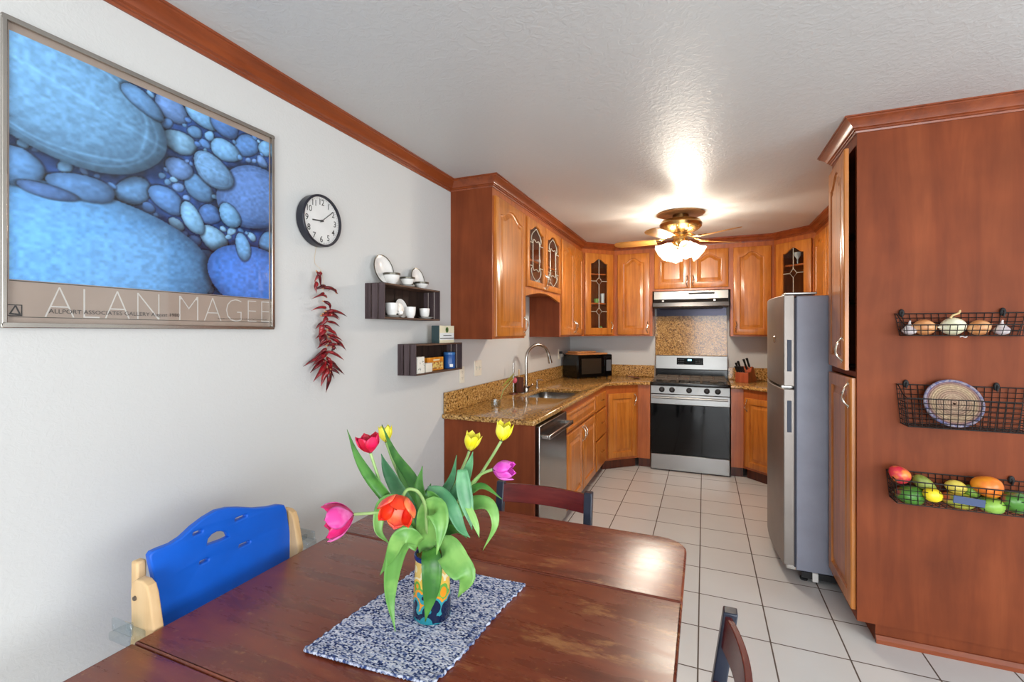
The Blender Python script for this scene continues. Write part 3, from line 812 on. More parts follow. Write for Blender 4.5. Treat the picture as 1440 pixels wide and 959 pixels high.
t = root('cut_tulip', 'drooping pink tulip with one olive leaf in a clear glass on the counter', 'flower', (-1.40, on_x(704, 550, -1.40).y, CT))
yb = on_x(724, 535, -1.40); y0 = t.location.y
MB().tube([(0, 0, .03), (.0, .05, .09), (0, yb.y - y0 - .02, yb.z - CT + .02)], .0035, 8).build('stem', plain('pale_stem', (150, 160, 90)), t)
q0 = on_x(706, 543, -1.40); q1 = on_x(723, 525, -1.40)
mb = MB(); a = Vector((0, q0.y - y0, q0.z - CT)); b = Vector((0, q1.y - y0, q1.z - CT))
mb.grid(lambda s, w: a.lerp(b, s) + Vector((.006 * math.sin(s * 3), (w - .5) * .026 * math.sin(PI * (s * .9 + .05)) * .7, (w - .5) * .026 * math.sin(PI * (s * .9 + .05)) * -.7)), 10, 3)
mb.build('leaf', plain('olive_leaf', (138, 140, 34), rough=.5), t, solid=.001)
MB().ell((0, yb.y - y0, yb.z - CT), (.018, .018, .024), 14, 10).build('flower_head', plain('dusty_pink', (206, 84, 104), rough=.5), t)
t2 = root('drinking_glass', 'low clear glass tumbler on the granite left of the cut tulip', 'glass', (-1.36, on_x(697, 555, -1.36).y, CT))
MB().lathe([(0, .002), (.028, .002), (.033, .005), (.036, .05), (.034, .05), (.030, .008), (0, .006)], 24).build('glass_body', M['clear'], t2)

# ---- microwave
t = root('microwave', 'black countertop microwave set diagonally in the corner', 'microwave', (-1.31, 5.13, CT), math.atan2(.788, .616))
MB().box(0, .018, .012, .50, .28, .268).build('casing', M['black'], t, bevel=.004)
MB().box(.004, 0, .014, .385, .018, .266).build('door', M['blackglass'], t, bevel=.003)
MB().box(.05, -.002, .05, .335, 0, .225).build('window', plain('mesh_window', (52, 44, 36), rough=.12), t, smooth=0)
MB().box(.388, 0, .014, .498, .018, .266).build('control_panel', M['blackglass'], t, bevel=.003)
MB().box(.412, -.002, .075, .482, 0, .205).build('keypad', plain('grey_keypad', (96, 100, 106), rough=.35), t, smooth=0)
MB().box(.412, -.002, .22, .482, 0, .248).build('display', plain('dark_display', (12, 16, 18), rough=.1), t, smooth=0)
for x in (.04, .46):
    for y in (.05, .24): MB().lathe([(0, 0), (.012, 0), (.012, .013), (0, .013)], 10, Matrix.Translation((x, y, 0))).build('foot', M['blackmatte'], t)
cb = root('cutting_board', 'thick wooden cutting board lying on top of the microwave', 'board', (-1.31, 5.13, CT + .2685), math.atan2(.788, .616))
v, f = extruded(rounded(-.0, -.01, .45, .27, .05, 5), [], .018, .004)
MB().add(v, f).build('board', wood('maple_board', (170, 106, 60), (196, 130, 78), (212, 150, 98), scale=(1.5, 14, 14), coat=0, blotch=.15), cb)
v, f = extruded(rounded(-.0, -.0, .30, .20, .03, 5), [], .016, .004)
cb2 = root('cutting_board', 'smaller paler board stacked on the larger board over the microwave', 'board', (-1.31 - .02, 5.13 + .09, CT + .2875), math.atan2(.788, .616) + .1)
MB().add(v, f).build('board', wood('pale_board', (190, 122, 68), (206, 142, 86), (222, 164, 110), scale=(1.5, 14, 14), coat=0, blotch=.15), cb2)

# ---- outlets on the left wall
def outlet(label, y, z, w, hgt, gangs, plug=False):
    t = root('wall_outlet', label, 'outlet', (WL, y, z))
    v, f = extruded(rounded(-w / 2, -hgt / 2, w / 2, hgt / 2, .005, 3), [], .006, .002)
    MB().add(v, f, YZ).build('cover_plate', M['ivory'], t)
    for g in range(gangs):
        cy = (g - (gangs - 1) / 2) * .045
        m = MB()
        if gangs == 2:
            m.box(.006, cy - .005, -.012, .009, cy + .005, .012).box(.009, cy - .004, 0, .018, cy + .004, .008)
            m.build('switch', M['ivory'], t, bevel=.001)
            MB().box(.0055, cy - .006, -.013, .0065, cy + .006, .013).build('switch_slot', M['slot'], t, smooth=0)
        else:
            for zz in (-.02, .02):
                MB().box(.006, cy - .014, zz - .013, .0072, cy + .014, zz + .013).build('socket', M['ivory'], t, bevel=.002)
                MB().box(.0072, cy - .007, zz - .005, .0076, cy - .005, zz + .006).box(.0072, cy + .005, zz - .005, .0076, cy + .007, zz + .006).box(.0072, cy - .002, zz - .011, .0076, cy + .002, zz - .008).build('slot', M['slot'], t, smooth=0)
    if plug:
        MB().box(.0078, -.014, .006, .04, .014, .034).tube([(.03, 0, .02), (.05, .02, .01), (.05, .05, -.02), (.05, .06, -.09)], .004, 8).build('plug', M['blackmatte'], t, bevel=.003)
    return t
o = on_x(671.5, 517.5, WL); outlet('double switch and socket plate above the granite left of the faucet', o.y, o.z, .115, .115, 2)
o = on_x(649, 527, WL); outlet('single outlet plate just below the far end of the lower crate', o.y, o.z, .07, .115, 1)
outlet('corner outlet beside the microwave with a black plug in it', 5.24, 1.185, .07, .115, 1, True)

# ------------------------------------------------------------------ stove
t = root('stove', 'freestanding stainless gas range with a black glass oven door', 'stove', (-.521, 5.10, 0))
W = .762
MB().box(0, .03, .02, W, .60, .90).build('body', M['black'], t, bevel=.002)
MB().box(.004, 0, .012, W - .004, .03, .172).build('drawer', M['steel_h'], t, bevel=.004)
d = MB().box(.002, 0, .18, W - .002, .03, .695).build('oven_door', M['black'], t, bevel=.004)
MB().box(.006, -.002, .185, W - .006, 0, .692).build('oven_window', M['blackglass'], d, smooth=0)
MB().box(.002, -.003, .696, W - .002, .03, .796).build('door_band', M['steel_h'], d, bevel=.003)
MB().tube([(.02, -.03, .765), (W - .02, -.03, .765)], .011, 12).box(.03, -.03, .757, .05, 0, .773).box(W - .05, -.03, .757, W - .03, 0, .773).build('handle', M['steel_h'], d, bevel=.002)
mb = MB(); mb.add([(.002, -.004, .803), (W - .002, -.004, .803), (W - .002, .012, .884), (.002, .012, .884), (.002, .06, .803), (W - .002, .06, .803), (W - .002, .06, .884), (.002, .06, .884)],
       [(0, 1, 2, 3), (4, 7, 6, 5), (0, 4, 5, 1), (3, 2, 6, 7), (0, 3, 7, 4), (1, 5, 6, 2)])
cp = mb.build('control_panel', M['steel_h'], t, bevel=.002)
for u, vv in ((930.7, 547), (945, 548), (969, 549.5), (994, 551), (1009.5, 552)):
    x = on_y(u, 549, 5.10).x + .521
    m = Matrix.Translation((x, .002, .846)) @ Matrix.Rotation(PI / 2 - .2, 4, 'X')
    kb = MB().lathe([(0, .026), (.016, .026), (.021, .022), (.023, .008), (.028, .004), (.028, 0)], 20, m).build('knob', M['blackmatte'], cp)
    MB().box(-.002, -.016, .026, .002, .016, .030, m).build('knob_grip', M['gasket'], kb, smooth=0)
v, f = extruded(rounded(0, -.006, W, .585, .02, 4), [], .036, .01)
MB().add(v, f, Matrix.Translation((0, 0, .886))).build('cooktop', M['black'], t)
for (x0, x1) in ((.03, .262), (.272, .49), (.50, .732)):
    g = MB(); y0, y1, z = .05, .55, .95; r = .006
    g.tube([(x0, y0, z), (x1, y0, z), (x1, y1, z), (x0, y1, z)], r, 6, closed=True)
    xm = (x0 + x1) / 2; g.tube([(xm, y0, z), (xm, y1, z)], r, 6)
    for y in (.17, .30, .43): g.tube([(x0, y, z), (x1, y, z)], r, 6)
    for x in (x0, x1):
        for y in (y0, y1): g.tube([(x, y, .922), (x, y, z)], r * 1.2, 6)
    g.build('grate', M['iron'], t)
for (x, y, r) in ((.146, .17, .045), (.146, .43, .035), (.381, .30, .05), (.616, .17, .04), (.616, .43, .03)):
    MB().lathe([(0, .016), (r * .7, .016), (r * .75, .011), (r, .009), (r, 0), (0, 0)], 20, Matrix.Translation((x, y, .922))).build('burner', M['iron'], t)
bg = MB().box(0, .575, .92, W, .612, 1.018).build('backguard', M['black'], t, bevel=.003)
mb = MB(); mb.add([(0, .552, 1.022), (W, .552, 1.022), (W, .566, 1.176), (0, .566, 1.176), (0, .612, 1.022), (W, .612, 1.022), (W, .612, 1.18), (0, .612, 1.18)],
       [(0, 1, 2, 3), (4, 7, 6, 5), (0, 4, 5, 1), (3, 2, 6, 7), (0, 3, 7, 4), (1, 5, 6, 2)])
bgs = mb.build('back_console', M['steel_h'], t, bevel=.004)
xa = on_y(951.7, 505, 5.655).x + .521; xb = on_y(989, 505, 5.655).x + .521
mb = MB(); mb.add([(xa, .5525, 1.075), (xb, .5525, 1.075), (xb, .5605, 1.152), (xa, .5605, 1.152)], [(0, 1, 2, 3)])
mb.build('display', M['blackglass'], bgs, smooth=0, solid=.001)
xm = xa + (xb - xa) * .49
mb = MB().box(xm - .02, .5515, 1.118, xm + .02, .5555, 1.136)
mb.build('clock_digits', plain('lit_digits', (120, 200, 230), emit=(130, 210, 240), es=3.), bgs, smooth=0)
mb = MB()
for i in range(4):
    for j in range(3):
        for x in (xa + .02 + i * .018, xb - .02 - i * .018): mb.box(x - .005, .5522, 1.085 + j * .022, x + .005, .5548, 1.089 + j * .022)
mb.build('buttons', plain('grey_print', (110, 114, 120)), bgs, smooth=0)
for x in (.05, W - .05):
    for y in (.06, .55): MB().lathe([(0, 0), (.018, 0), (.018, .02), (0, .02)], 10, Matrix.Translation((x, y, 0))).build('foot', M['blackmatte'], t)

# ------------------------------------------------------------------ hood
t = root('range_hood', 'under-cabinet stainless range hood above the stove', 'range hood', (-.517, 0, 0))
W = .754
def xprof(mb, P, x0, x1):
    n = len(P); mb.add([(x0, y, z) for y, z in P] + [(x1, y, z) for y, z in P], [tuple(range(n)), tuple(range(2 * n - 1, n - 1, -1))] + [(i, i + n, (i + 1) % n + n, (i + 1) % n) for i in range(n)])
    return mb
xprof(MB(), [(5.71, 1.892), (5.41, 1.892), (5.40, 1.805), (5.71, 1.805)], 0, W).build('top_band', M['steel_h'], t, bevel=.002)
xprof(MB(), [(5.71, 1.804), (5.402, 1.804), (5.36, 1.768), (5.71, 1.768)], 0, W).build('switch_band', M['blackmatte'], t, smooth=0)
xprof(MB(), [(5.71, 1.767), (5.345, 1.767), (5.335, 1.722), (5.365, 1.716), (5.71, 1.716)], -.006, W + .006).build('lip', steel('grey_steel_lip', (84, 84, 86)), t, bevel=.002)
MB().box(.36, 5.394, 1.855, .62, 5.402, 1.873).build('vent_slot', M['blackmatte'], t, bevel=.006)
for x in (.10, .62): MB().lathe([(0, .006), (.012, .006), (.014, 0)], 12, Matrix.Translation((x, 5.376, 1.785)) @ Matrix.Rotation(PI / 2, 4, 'X')).build('switch_knob', M['nickel'], t)
MB().box(.01, 5.66, 1.63, W - .01, 5.712, 1.716).build('rear_filter', plain('dark_glossy_steel', (46, 44, 58), rough=.18, metal=.6), t, smooth=0)  # dark glossy strip along the hood's lower rear
MB().box(.05, 5.42, 1.708, W - .05, 5.65, 1.716).build('mesh_filter', M['gasket'], t, smooth=0)

# ------------------------------------------------------------------ knife block
kp = on_z(1033, 537, CT)
kb = root('knife_block', 'reddish wooden knife block on the counter right of the stove', 'knife block', (.305, 5.44, CT), -.42)
P = [(0, 0), (0, .105), (.075, .112), (.11, .165), (.15, .16), (.255, 0)]
mb = MB(); n = len(P)
mb.add([(0, y, z) for y, z in P] + [(.13, y, z) for y, z in P], [tuple(range(n)), tuple(range(2 * n - 1, n - 1, -1))] + [(i, i + n, (i + 1) % n + n, (i + 1) % n) for i in range(n)])
mb.build('block', wood('knife_block_wood', (140, 58, 28), (176, 82, 46), (194, 98, 58), blotch=.2), kb, bevel=.003)
KM = kb.matrix_basis.copy() if False else Matrix.Translation((.305, 5.44, CT)) @ Matrix.Rotation(-.42, 4, 'Z')
kn = [(x, .02, .10, .075) for x in (.015, .038, .061, .084)] + [(.02, .05, .10, .115), (.045, .05, .105, .13), (.085, .09, .13, .125), (.11, .10, .15, .115)]
where = ['small steak knife, front row of the block, far left', 'small steak knife, front row of the block, second from left', 'small steak knife, front row of the block, third from left', 'small steak knife, front row of the block, far right',
         'medium black-handled knife behind the steak knives at the left', 'longer black-handled knife leaning beside the medium one', 'large black-handled knife in the upper tier, left one', 'large black-handled knife in the upper tier, rightmost and tallest']
for (x, y, z, L), lb in zip(kn, where):
    k_ = root('knife', lb, 'knife', KM @ Vector((x, y, z)), -.42, 'knives in the block')
    d = Vector((-.12, -.42, .9)).normalized()
    MB().tube([Vector((0, 0, 0)), d * .012], .008, 8).build('bolster', M['steel'], k_)
    MB().tube([d * .012, d * .03, d * (L * .6), d * L], [.010, .013, .011, .014], 8, flat=.7).build('handle', M['blackmatte'], k_)
    MB().tube([d * -.06, d * .0], [.002, .006], 6, flat=.3).build('blade', M['steel'], k_)
# spoon rest
p = on_z(895, 532, CT)
tag(MB().ell((0, 0, .008), (.05, .024, .008), 18, 8).tube([(.03, .0, .012), (.07, .02, .022), (.085, .03, .02)], [.008, .007, .006], 8).build('spoon_rest', plain('brown_clay', (104, 58, 36)), loc=(p.x, p.y, CT), rot=(0, 0, 2.9)), 'small brown spoon rest on the granite just left of the stove', 'spoon rest')

# ------------------------------------------------------------------ fridge
t = root('fridge', 'stainless top-freezer refrigerator with grey side, standing beside the pantry', 'fridge', (0, 0, 0))
y0, y1 = 3.13, 3.87
MB().box(.497, y0 + .005, .06, 1.22, y1 - .005, 1.655).build('cabinet', M['fridge'], t, bevel=.005)
def fdoor(z0, z1, nm):
    n = 16; arc = [(.432 - .030 * (1 - (2 * i / n - 1) ** 2) + .0, y0 + (y1 - y0) * i / n) for i in range(n + 1)]
    poly = [(.487, y0)] + arc + [(.487, y1)]
    o = MB().prism(poly, z0, z1).build(nm, M['fdoor'], t, bevel=.004, smooth=.4)
    return o
MB().box(.487, y0 + .012, .075, .497, y1 - .012, 1.645).build('gasket', M['gasket'], t, smooth=0)
du = fdoor(1.128, 1.662, 'freezer_door'); dl = fdoor(.085, 1.112, 'fridge_door')
for d_, za, zb in ((du, 1.215, 1.40), (dl, .86, 1.045)):
    MB().box(.449, y0 - .002, za, .472, y0 + .004, zb).build('handle_pocket', plain('slate_pocket', (52, 60, 80), rough=.5), d_, bevel=.002)
MB().box(.43, y0 + .06, 1.114, .487, y1 - .01, 1.126).build('mid_hinge', M['nickel'], t, smooth=0)
MB().box(.44, y0 + .004, 1.664, .60, y0 + .14, 1.676).build('hinge_cover', M['steel_h'], t, bevel=.003)
v, f = extruded(rounded(.45, y0 + .01, .56, y0 + .06, .02, 4), [], .01, .003)
MB().add(v, f, Matrix.Translation((0, 0, 1.664))).build('hinge_cap', M['ivory'], t)
MB().box(.45, y0 + .03, .05, .50, y1 - .03, .075).build('kick_grille', M['nickel'], t, bevel=.002)
MB().box(.52, y0 - .002, .026, 1.2, y0 + .006, .06).build('base_rail', M['blackmatte'], t, smooth=0)
for yy in (y0 + .04, y1 - .04):
    MB().lathe([(0, 0), (.02, 0), (.022, .012), (.012, .016), (.012, .06), (0, .06)], 14, Matrix.Translation((.54, yy, 0))).build('foot', M['blackmatte'], t)
    MB().lathe([(0, 0), (.02, 0), (.022, .012), (.012, .016), (.012, .06), (0, .06)], 14, Matrix.Translation((1.15, yy, 0))).build('foot', M['blackmatte'], t)
MB().box(.575, y0 - .006, .012, .605, y0 + .03, .062).build('leveling_bracket', M['white'], t, bevel=.004, label='white levelling bracket')
MB().lathe([(0, 0), (.028, 0), (.03, .01), (.02, .02), (0, .02)], 16, Matrix.Translation((.47, y0 + .2, 1.40)) @ Matrix.Rotation(-PI / 2, 4, 'Y') @ Matrix.Translation((0, 0, .045))).build('badge', M['nickel'], t)

# ------------------------------------------------------------------ pantry
t = root('pantry_cabinet', 'tall pantry cabinet with a broad red-brown side panel carrying three baskets', 'cabinet', (.667, 3.11, 0), -R90)
PW = .46
body = MB().box(0, 0, .085, .02, .606, CEIL).box(PW - .02, 0, .085, PW, .606, CEIL).box(.02, .588, .085, PW - .02, .606, CEIL).box(.02, 0, 2.33, PW - .02, .588, CEIL).box(.02, 0, .085, PW - .02, .588, .12).box(.02, 0, 1.232, PW - .02, .588, 1.256)
body.build('cabinet_body', M['veneer'], t, smooth=0)
MB().box(.02, .03, .12, PW - .02, .587, 1.232).box(.02, .06, 1.257, PW - .02, .587, 1.27).box(.02, .06, 1.6, PW - .02, .587, 1.615).box(.02, .06, 1.95, PW - .02, .587, 1.965).build('shelf', M['dark_inside'], t, smooth=0)
MB().box(.0205, .55, 1.257, PW - .0205, .586, 2.329).build('back_board', M['dark_inside'], t, smooth=0)
MB().box(.04, .075, 0, PW - .014, .606, .085).build('plinth', M['veneer'], t, smooth=0)
xprof(MB(), [(PW - .005, .0), (PW + .010, 0), (PW + .010, .018), (PW + .006, .026), (PW + .003, .03), (PW - .005, .03)], .073, .606)
mb = MB(); P = [(PW - .016, 0), (PW + .006, 0), (PW + .006, .018), (PW, .026), (PW - .006, .034), (PW - .016, .034)]; n = len(P)
mb.add([(x, .073, z) for x, z in P] + [(x, .606, z) for x, z in P], [tuple(range(n)), tuple(range(2 * n - 1, n - 1, -1))] + [(i, (i + 1) % n, (i + 1) % n + n, i + n) for i in range(n)])
mb.build('base_moulding', M['crown'], t, smooth=.5)
door(t, .012, .437, 1.262, 2.325, rise=.06, handle=(.40, 1.36, 'v'), name='door', loc=(.012, 0, 0), rot=(0, 0, -math.radians(3.6)), dx=.012)
door(t, .012, .44, .125, 1.225, rise=0, handle=(.405, 1.14, 'v'), name='door')

# ------------------------------------------------------------------ wire baskets on the pantry side
PYN = 2.6485
def basket(label, x0, x1, zb, zf, zt, dep, taper=.02, hooks=()):
    t = root('wire_basket', label, 'basket', (0, PYN, 0), 0, 'black wire baskets on the pantry side')
    r = .0016; mb = MB()
    yb, yf = -.004, -dep
    X0, X1 = x0 + taper, x1 - taper      # bottom is shorter than the rim
    def sx(z, end):                       # end x at height z
        f = (z - zb) / (zt - zb)
        return (X0 + (x0 - X0) * f) if end == 0 else (X1 + (x1 - X1) * f)
    # rims
    back = [(x0, yb, zt), (x1 - .06, yb, zt), (x1 - .03, yb - .005, zt - .01)]
    mb.tube([(x0, yb, zt), (x1, yb, zt)], r * 1.7, 6)
    mb.tube([(sx(zf, 0), yf, zf), (sx(zf, 1), yf, zf)], r * 1.7, 6)
    for e in (0, 1):
        mb.tube(smooth_path([(sx(zt, e), yb, zt), (sx(zt, e), yb - dep * .25, zt - (zt - zf) * .1), (sx((zt + zf) / 2, e), yb - dep * .6, zf + (zt - zf) * .3), (sx(zf, e), yf, zf)], 5), r * 1.7, 6)
        mb.tube([(sx(zb, e), yb, zb), (sx(zb, e), yf * .85, zb)], r * 1.4, 6)
    mb.tube([(X0, yf * .85, zb), (X1, yf * .85, zb)], r * 1.4, 6)
    mb.tube([(X0, yb, zb), (X1, yb, zb)], r * 1.4, 6)
    n = max(8, round((X1 - X0) / .024))
    for i in range(n + 1):
        x = X0 + (X1 - X0) * i / n; xt = x0 + (x1 - x0) * i / n
        xf = x + (xt - x) * (zf - zb) / (zt - zb)
        mb.tube([(xt, yb, zt), (x, yb, zb), (x, yf * .85, zb), (xf, yf, zf)], r, 4)
    m = max(2, round((zf - zb) / .021))
    for j in range(1, m):
        z = zb + (zf - zb) * j / m; y = yf * (.85 + .15 * j / m)
        mb.tube([(sx(z, 0), yb, z), (sx(z, 0), y, z), (sx(z, 1), y, z), (sx(z, 1), yb, z)], r, 4)
    m = max(3, round((zt - zb) / .021))
    for j in range(1, m): mb.tube([(sx(zb + (zt - zb) * j / m, 0), yb, zb + (zt - zb) * j / m), (sx(zb + (zt - zb) * j / m, 1), yb, zb + (zt - zb) * j / m)], r, 4)
    for j in range(1, 4):
        y = yb + (yf * .85 - yb) * j / 4; mb.tube([(X0, y, zb), (X1, y, zb)], r, 4)
        for e in (0, 1): mb.tube([(sx(zb, e), y, zb), (sx(zf, e), y, zf + (zt - zf) * (1 - j / 4) * .6)], r, 4)
    mb.build('wire_frame', M['wire'], t, smooth=0)
    for hx in hooks:
        MB().ell((hx, -.007, zt + .004), (.011, .007, .018), 14, 8).tube([(hx, -.01, zt + .012), (hx, -.018, zt + .002), (hx, -.014, zt - .016)], .0035, 8).build('hook', M['blackmatte'], t)
    return t
def yx(u, y=PYN): return on_y(u, 500, y).x
basket('shallow wire basket holding onions and garlic, topmost of the three on the pantry side', yx(1258), yx(1441), 1.430, 1.476, 1.528, .105, .018, (yx(1267), yx(1409)))
basket('deeper wire basket holding the woven coaster, middle of the three on the pantry side', yx(1260), yx(1440), 1.03, 1.157, 1.207, .11, .016, (yx(1273), yx(1400)))
basket('wire basket filled with mangoes and lemons, lowest of the three on the pantry side', yx(1246), yx(1246) + .56, .690, .795, .812, .115, .012, (yx(1421),))

def fruit(name, label, cat, c, r, mat, rot=(0, 0, 0), warp=None, group=None, stem=None):
    t = root(name, label, cat, c, 0, group)
    R = Euler(rot).to_matrix()
    MB().ell((0, 0, 0), r, 24, 16, R, warp).build('flesh' if False else 'fruit_body', mat, t, smooth=1.2)
    if stem:
        p = R @ Vector(stem); d = (R @ Vector((0, 0, 1)) if abs(stem[2]) > abs(stem[0]) else R @ Vector((1 if stem[0] > 0 else -1, 0, 0)))
        MB().tube([p, p + d * .008], [.003, .002], 6).build('stem', plain('dry_stem', (120, 96, 60)), t)
    return t
def onion_warp(q):
    k = 1 + .25 * max(0, q.x) ** 6
    return (q.x * (1 + .28 * max(0, abs(q.x) - .8)) , q.y * (1 - .1 * abs(q.x)), q.z * (1 - .1 * abs(q.x)))
bo = two_tone('brown_onion_skin', (206, 138, 84), (232, 176, 124), rough=.35, scale=10, stretch=(1, 3, 3))
wo = two_tone('white_onion_skin', (222, 218, 184), (238, 236, 214), rough=.35, scale=10, stretch=(1, 3, 3))
ga = two_tone('garlic_skin', (228, 222, 218), (206, 192, 196), rough=.5, scale=30)
def bk(u, v, dy, dz=0.): 
    p = on_y(u, v, PYN - dy); return (p.x, p.y, p.z + dz)
z1b = 1.432
def sit(u, dy, rz, zb): p = on_y(u, 480, PYN - dy); return (p.x, p.y, zb + rz)
def onion(label, u, r, mat, tilt, sprout=False):
    t = root('onion', label, 'onion', sit(u, .05, r * .9, z1b), 0, 'onions in the top basket')
    R = Euler((0, tilt, .2)).to_matrix()
    MB().ell((0, 0, 0), (r * 1.12, r * .95, r * .92), 24, 14, R, onion_warp).build('bulb', mat, t, smooth=1.2)
    tip = R @ Vector((-r * 1.1, 0, 0))
    MB().tube([tip, tip * 1.25 + Vector((0, 0, .003))], [.007, .002], 8).build('neck', mat, t)
    if sprout:
        a = R @ Vector((-r * .3, -.01, r * .9))
        MB().tube(smooth_path([a, a + Vector((.01, 0, .012)), a + Vector((.028, 0, .02)), a + Vector((.034, 0, .034))], 4), [.004] * 12 + [.0015], 6).build('dry_sprout', plain('straw', (214, 186, 130)), t)
onion('brown onion at the left of the top basket, next to the garlic', 1300, .038, bo, .15)
onion('large white onion with a dry sprout in the middle of the top basket', 1340, .042, wo, -.1, True)
onion('brown onion right of the white onion in the top basket', 1377, .036, bo, 2.9)
def garlic(label, u):
    t = root('garlic_bulb', label, 'garlic', sit(u, .045, .022, z1b), 0, 'garlic bulbs in the top basket')
    def wp(q):
        a = math.atan2(q.y, q.x); k = 1 + .07 * abs(math.cos(a * 3.5)); s = 1 - .35 * max(0, q.z)
        return (q.x * k * s, q.y * k * s, q.z * (1 + .45 * max(0, q.z) ** 4))
    MB().ell((0, 0, 0), (.027, .026, .021), 28, 14, None, wp).build('cloves', ga, t, smooth=1.2)
    MB().tube([(0, 0, .024), (.001, 0, .036), (.003, 0, .042)], [.006, .004, .003], 8).build('stalk', ga, t)
garlic('white garlic bulb at the left end of the top basket', 1279)
garlic('white garlic bulb at the right end of the top basket', 1409)
p = on_y(1355, 476, PYN - .05)
tag(MB().tube(smooth_path([(-.012, 0, 0), (-.004, .002, .003), (.004, 0, -.001), (.013, 0, .002)], 4), [.0025] * 12 + [.001], 6).build('garlic_skin', ga, loc=(p.x, p.y, 1.424)), 'scrap of dry garlic skin hanging under the top basket', 'garlic skin')

# woven coaster in the middle basket
wm = axis_ramp('woven_straw', [(0, (120, 100, 120)), (.5, (214, 176, 130)), (1, (190, 160, 130))], dist=.6, dscale=60, rough=.8, z0=-.1, z1=.1)
def coil_mat():
    m, nt, b = base_mat('coiled_weave')
    L = nt.links.new; N = nt.nodes.new
    tc = N('ShaderNodeTexCoord'); v = N('ShaderNodeVectorMath'); v.operation = 'LENGTH'; L(tc.outputs['Object'], v.inputs[0])
    r = N('ShaderNodeValToRGB'); e = r.color_ramp.elements
    mr = N('ShaderNodeMapRange'); mr.inputs['From Max'].default_value = .105; L(v.outputs['Value'], mr.inputs['Value'])
    e[0].position = 0; e[0].color = lin((186, 150, 128)); e[1].position = 1; e[1].color = lin((84, 84, 124))
    for p_, c_ in ((.3, (190, 164, 138)), (.45, (168, 138, 118)), (.7, (190, 166, 134)), (.82, (160, 126, 112)), (.88, (120, 92, 110)), (.93, (96, 96, 130))):
        x = e.new(p_); x.color = lin(c_)
    L(mr.outputs['Result'], r.inputs['Fac'])
    cr_ = N('ShaderNodeValToRGB'); cr_.color_ramp.elements[0].color = (.35, .3, .28, 1); n = N('ShaderNodeTexVoronoi'); n.inputs['Scale'].default_value = 130; L(tc.outputs['Object'], n.inputs['Vector'])
    mx = N('ShaderNodeMix'); mx.data_type = 'RGBA'; mx.blend_type = 'MULTIPLY'; mx.inputs['Factor'].default_value = .55
    L(r.outputs['Color'], mx.inputs['A']); L(n.outputs['Distance'], cr_.inputs['Fac']); L(cr_.outputs['Color'], mx.inputs['B']); L(mx.outputs['Result'], b.inputs['Base Color']); b.inputs['Roughness'].default_value = .85
    return m
cm = coil_mat()
c = on_y(1341, 569, PYN - .06)
t = root('woven_coaster', 'round coiled coaster with a bluish rim standing in the middle basket', 'coaster', (c.x, c.y, 1.040 + .098))
mb = MB(); q = []; 
for i in range(600):
    a = i * .115 ; rr = .004 + .092 * i / 600; q.append((rr * math.cos(a), 0, rr * math.sin(a) * 1.0))
m = Matrix.Rotation(-.3, 4, 'X')
mb.tube([m @ Vector(x) for x in q], .0048, 6)
mb.build('coil', cm, t, smooth=1.2)
MB().tube([m @ Vector((.098 * math.cos(a * PI / 24), 0, .098 * math.sin(a * PI / 24))) for a in range(48)], .006, 8, closed=True).build('rim', two_tone('blue_straw_rim', (92, 92, 130), (150, 140, 150), rough=.8, scale=90), t)

# fruit in the lowest basket
mred = two_tone('red_mango', (214, 52, 70), (236, 140, 60), rough=.35, scale=22, p0=.45, p1=.62)
mgr = two_tone('green_red_mango', (150, 60, 60), (72, 128, 42), rough=.35, scale=14, p0=.36, p1=.46)
mg = two_tone('green_mango', (96, 150, 50), (140, 182, 72), rough=.35, scale=14)
mor = two_tone('orange_mango', (240, 150, 40), (232, 120, 40), rough=.32, scale=14)
myr = two_tone('yellow_red_mango', (196, 80, 52), (168, 172, 62), rough=.35, scale=16, p0=.36, p1=.5)
lem = plain('lemon_peel', (238, 212, 40), rough=.35, bump=.4, bscale=300)
lemp = plain('pale_lemon_peel', (226, 206, 90), rough=.35, bump=.4, bscale=300)
avo = two_tone('green_pear', (112, 128, 52), (158, 170, 80), rough=.4, scale=16)
def mango_w(q): return (q.x + .12 * q.z * q.z, q.y, q.z * (1 + .08 * q.x))
def lemon_w(q): return (q.x * (1 + .22 * max(0, abs(q.x) - .85) * 6 * .3), q.y, q.z)
def pear_w(q): s = 1 - .28 * (q.x + 1) / 2; return (q.x * 1.15, q.y * s, q.z * s)
gf = 'fruit in the lowest basket'
def F(name, label, cat, u, v, dy, r, mat, rot=(0, 0, 0), warp=mango_w, stem=None):
    p = on_y(u, v, PYN - dy); fruit(name, label, cat, p, r, mat, rot, warp, gf, stem)
F('mango', 'small red and yellow mango perched on top at the left end of the lowest basket', 'fruit', 1264.5, 667, .060, (.043, .038, .036), mred, (.2, .7, 0))
F('mango', 'dark green mango with a red cheek at the bottom left of the lowest basket', 'fruit', 1279, 696, .060, (.056, .042, .042), mgr, (0, .1, 0), stem=(-.056, 0, 0))
F('pear', 'olive green pear lying between the red mango and the lemons', 'fruit', 1300, 680, .055, (.042, .034, .032), avo, (0, .6, 0), pear_w, (-.044, 0, 0))
F('lemon', 'bright yellow lemon at the front left of the lowest basket', 'fruit', 1311.5, 696, .088, (.036, .030, .030), lem, (0, .3, .2), lemon_w)
F('lemon', 'pale yellow lemon on top, left of the orange mango', 'fruit', 1344, 684.5, .060, (.037, .029, .028), lemp, (0, .15, 0), lemon_w)
F('mango', 'yellow-green mango with a reddish end under the pale lemon', 'fruit', 1346, 703, .060, (.062, .040, .034), myr, (0, .15, 0))
F('lime', 'light green lime half hidden behind the orange mango', 'fruit', 1366, 691, .040, (.030, .028, .028), mg, (0, .2, 0), None)
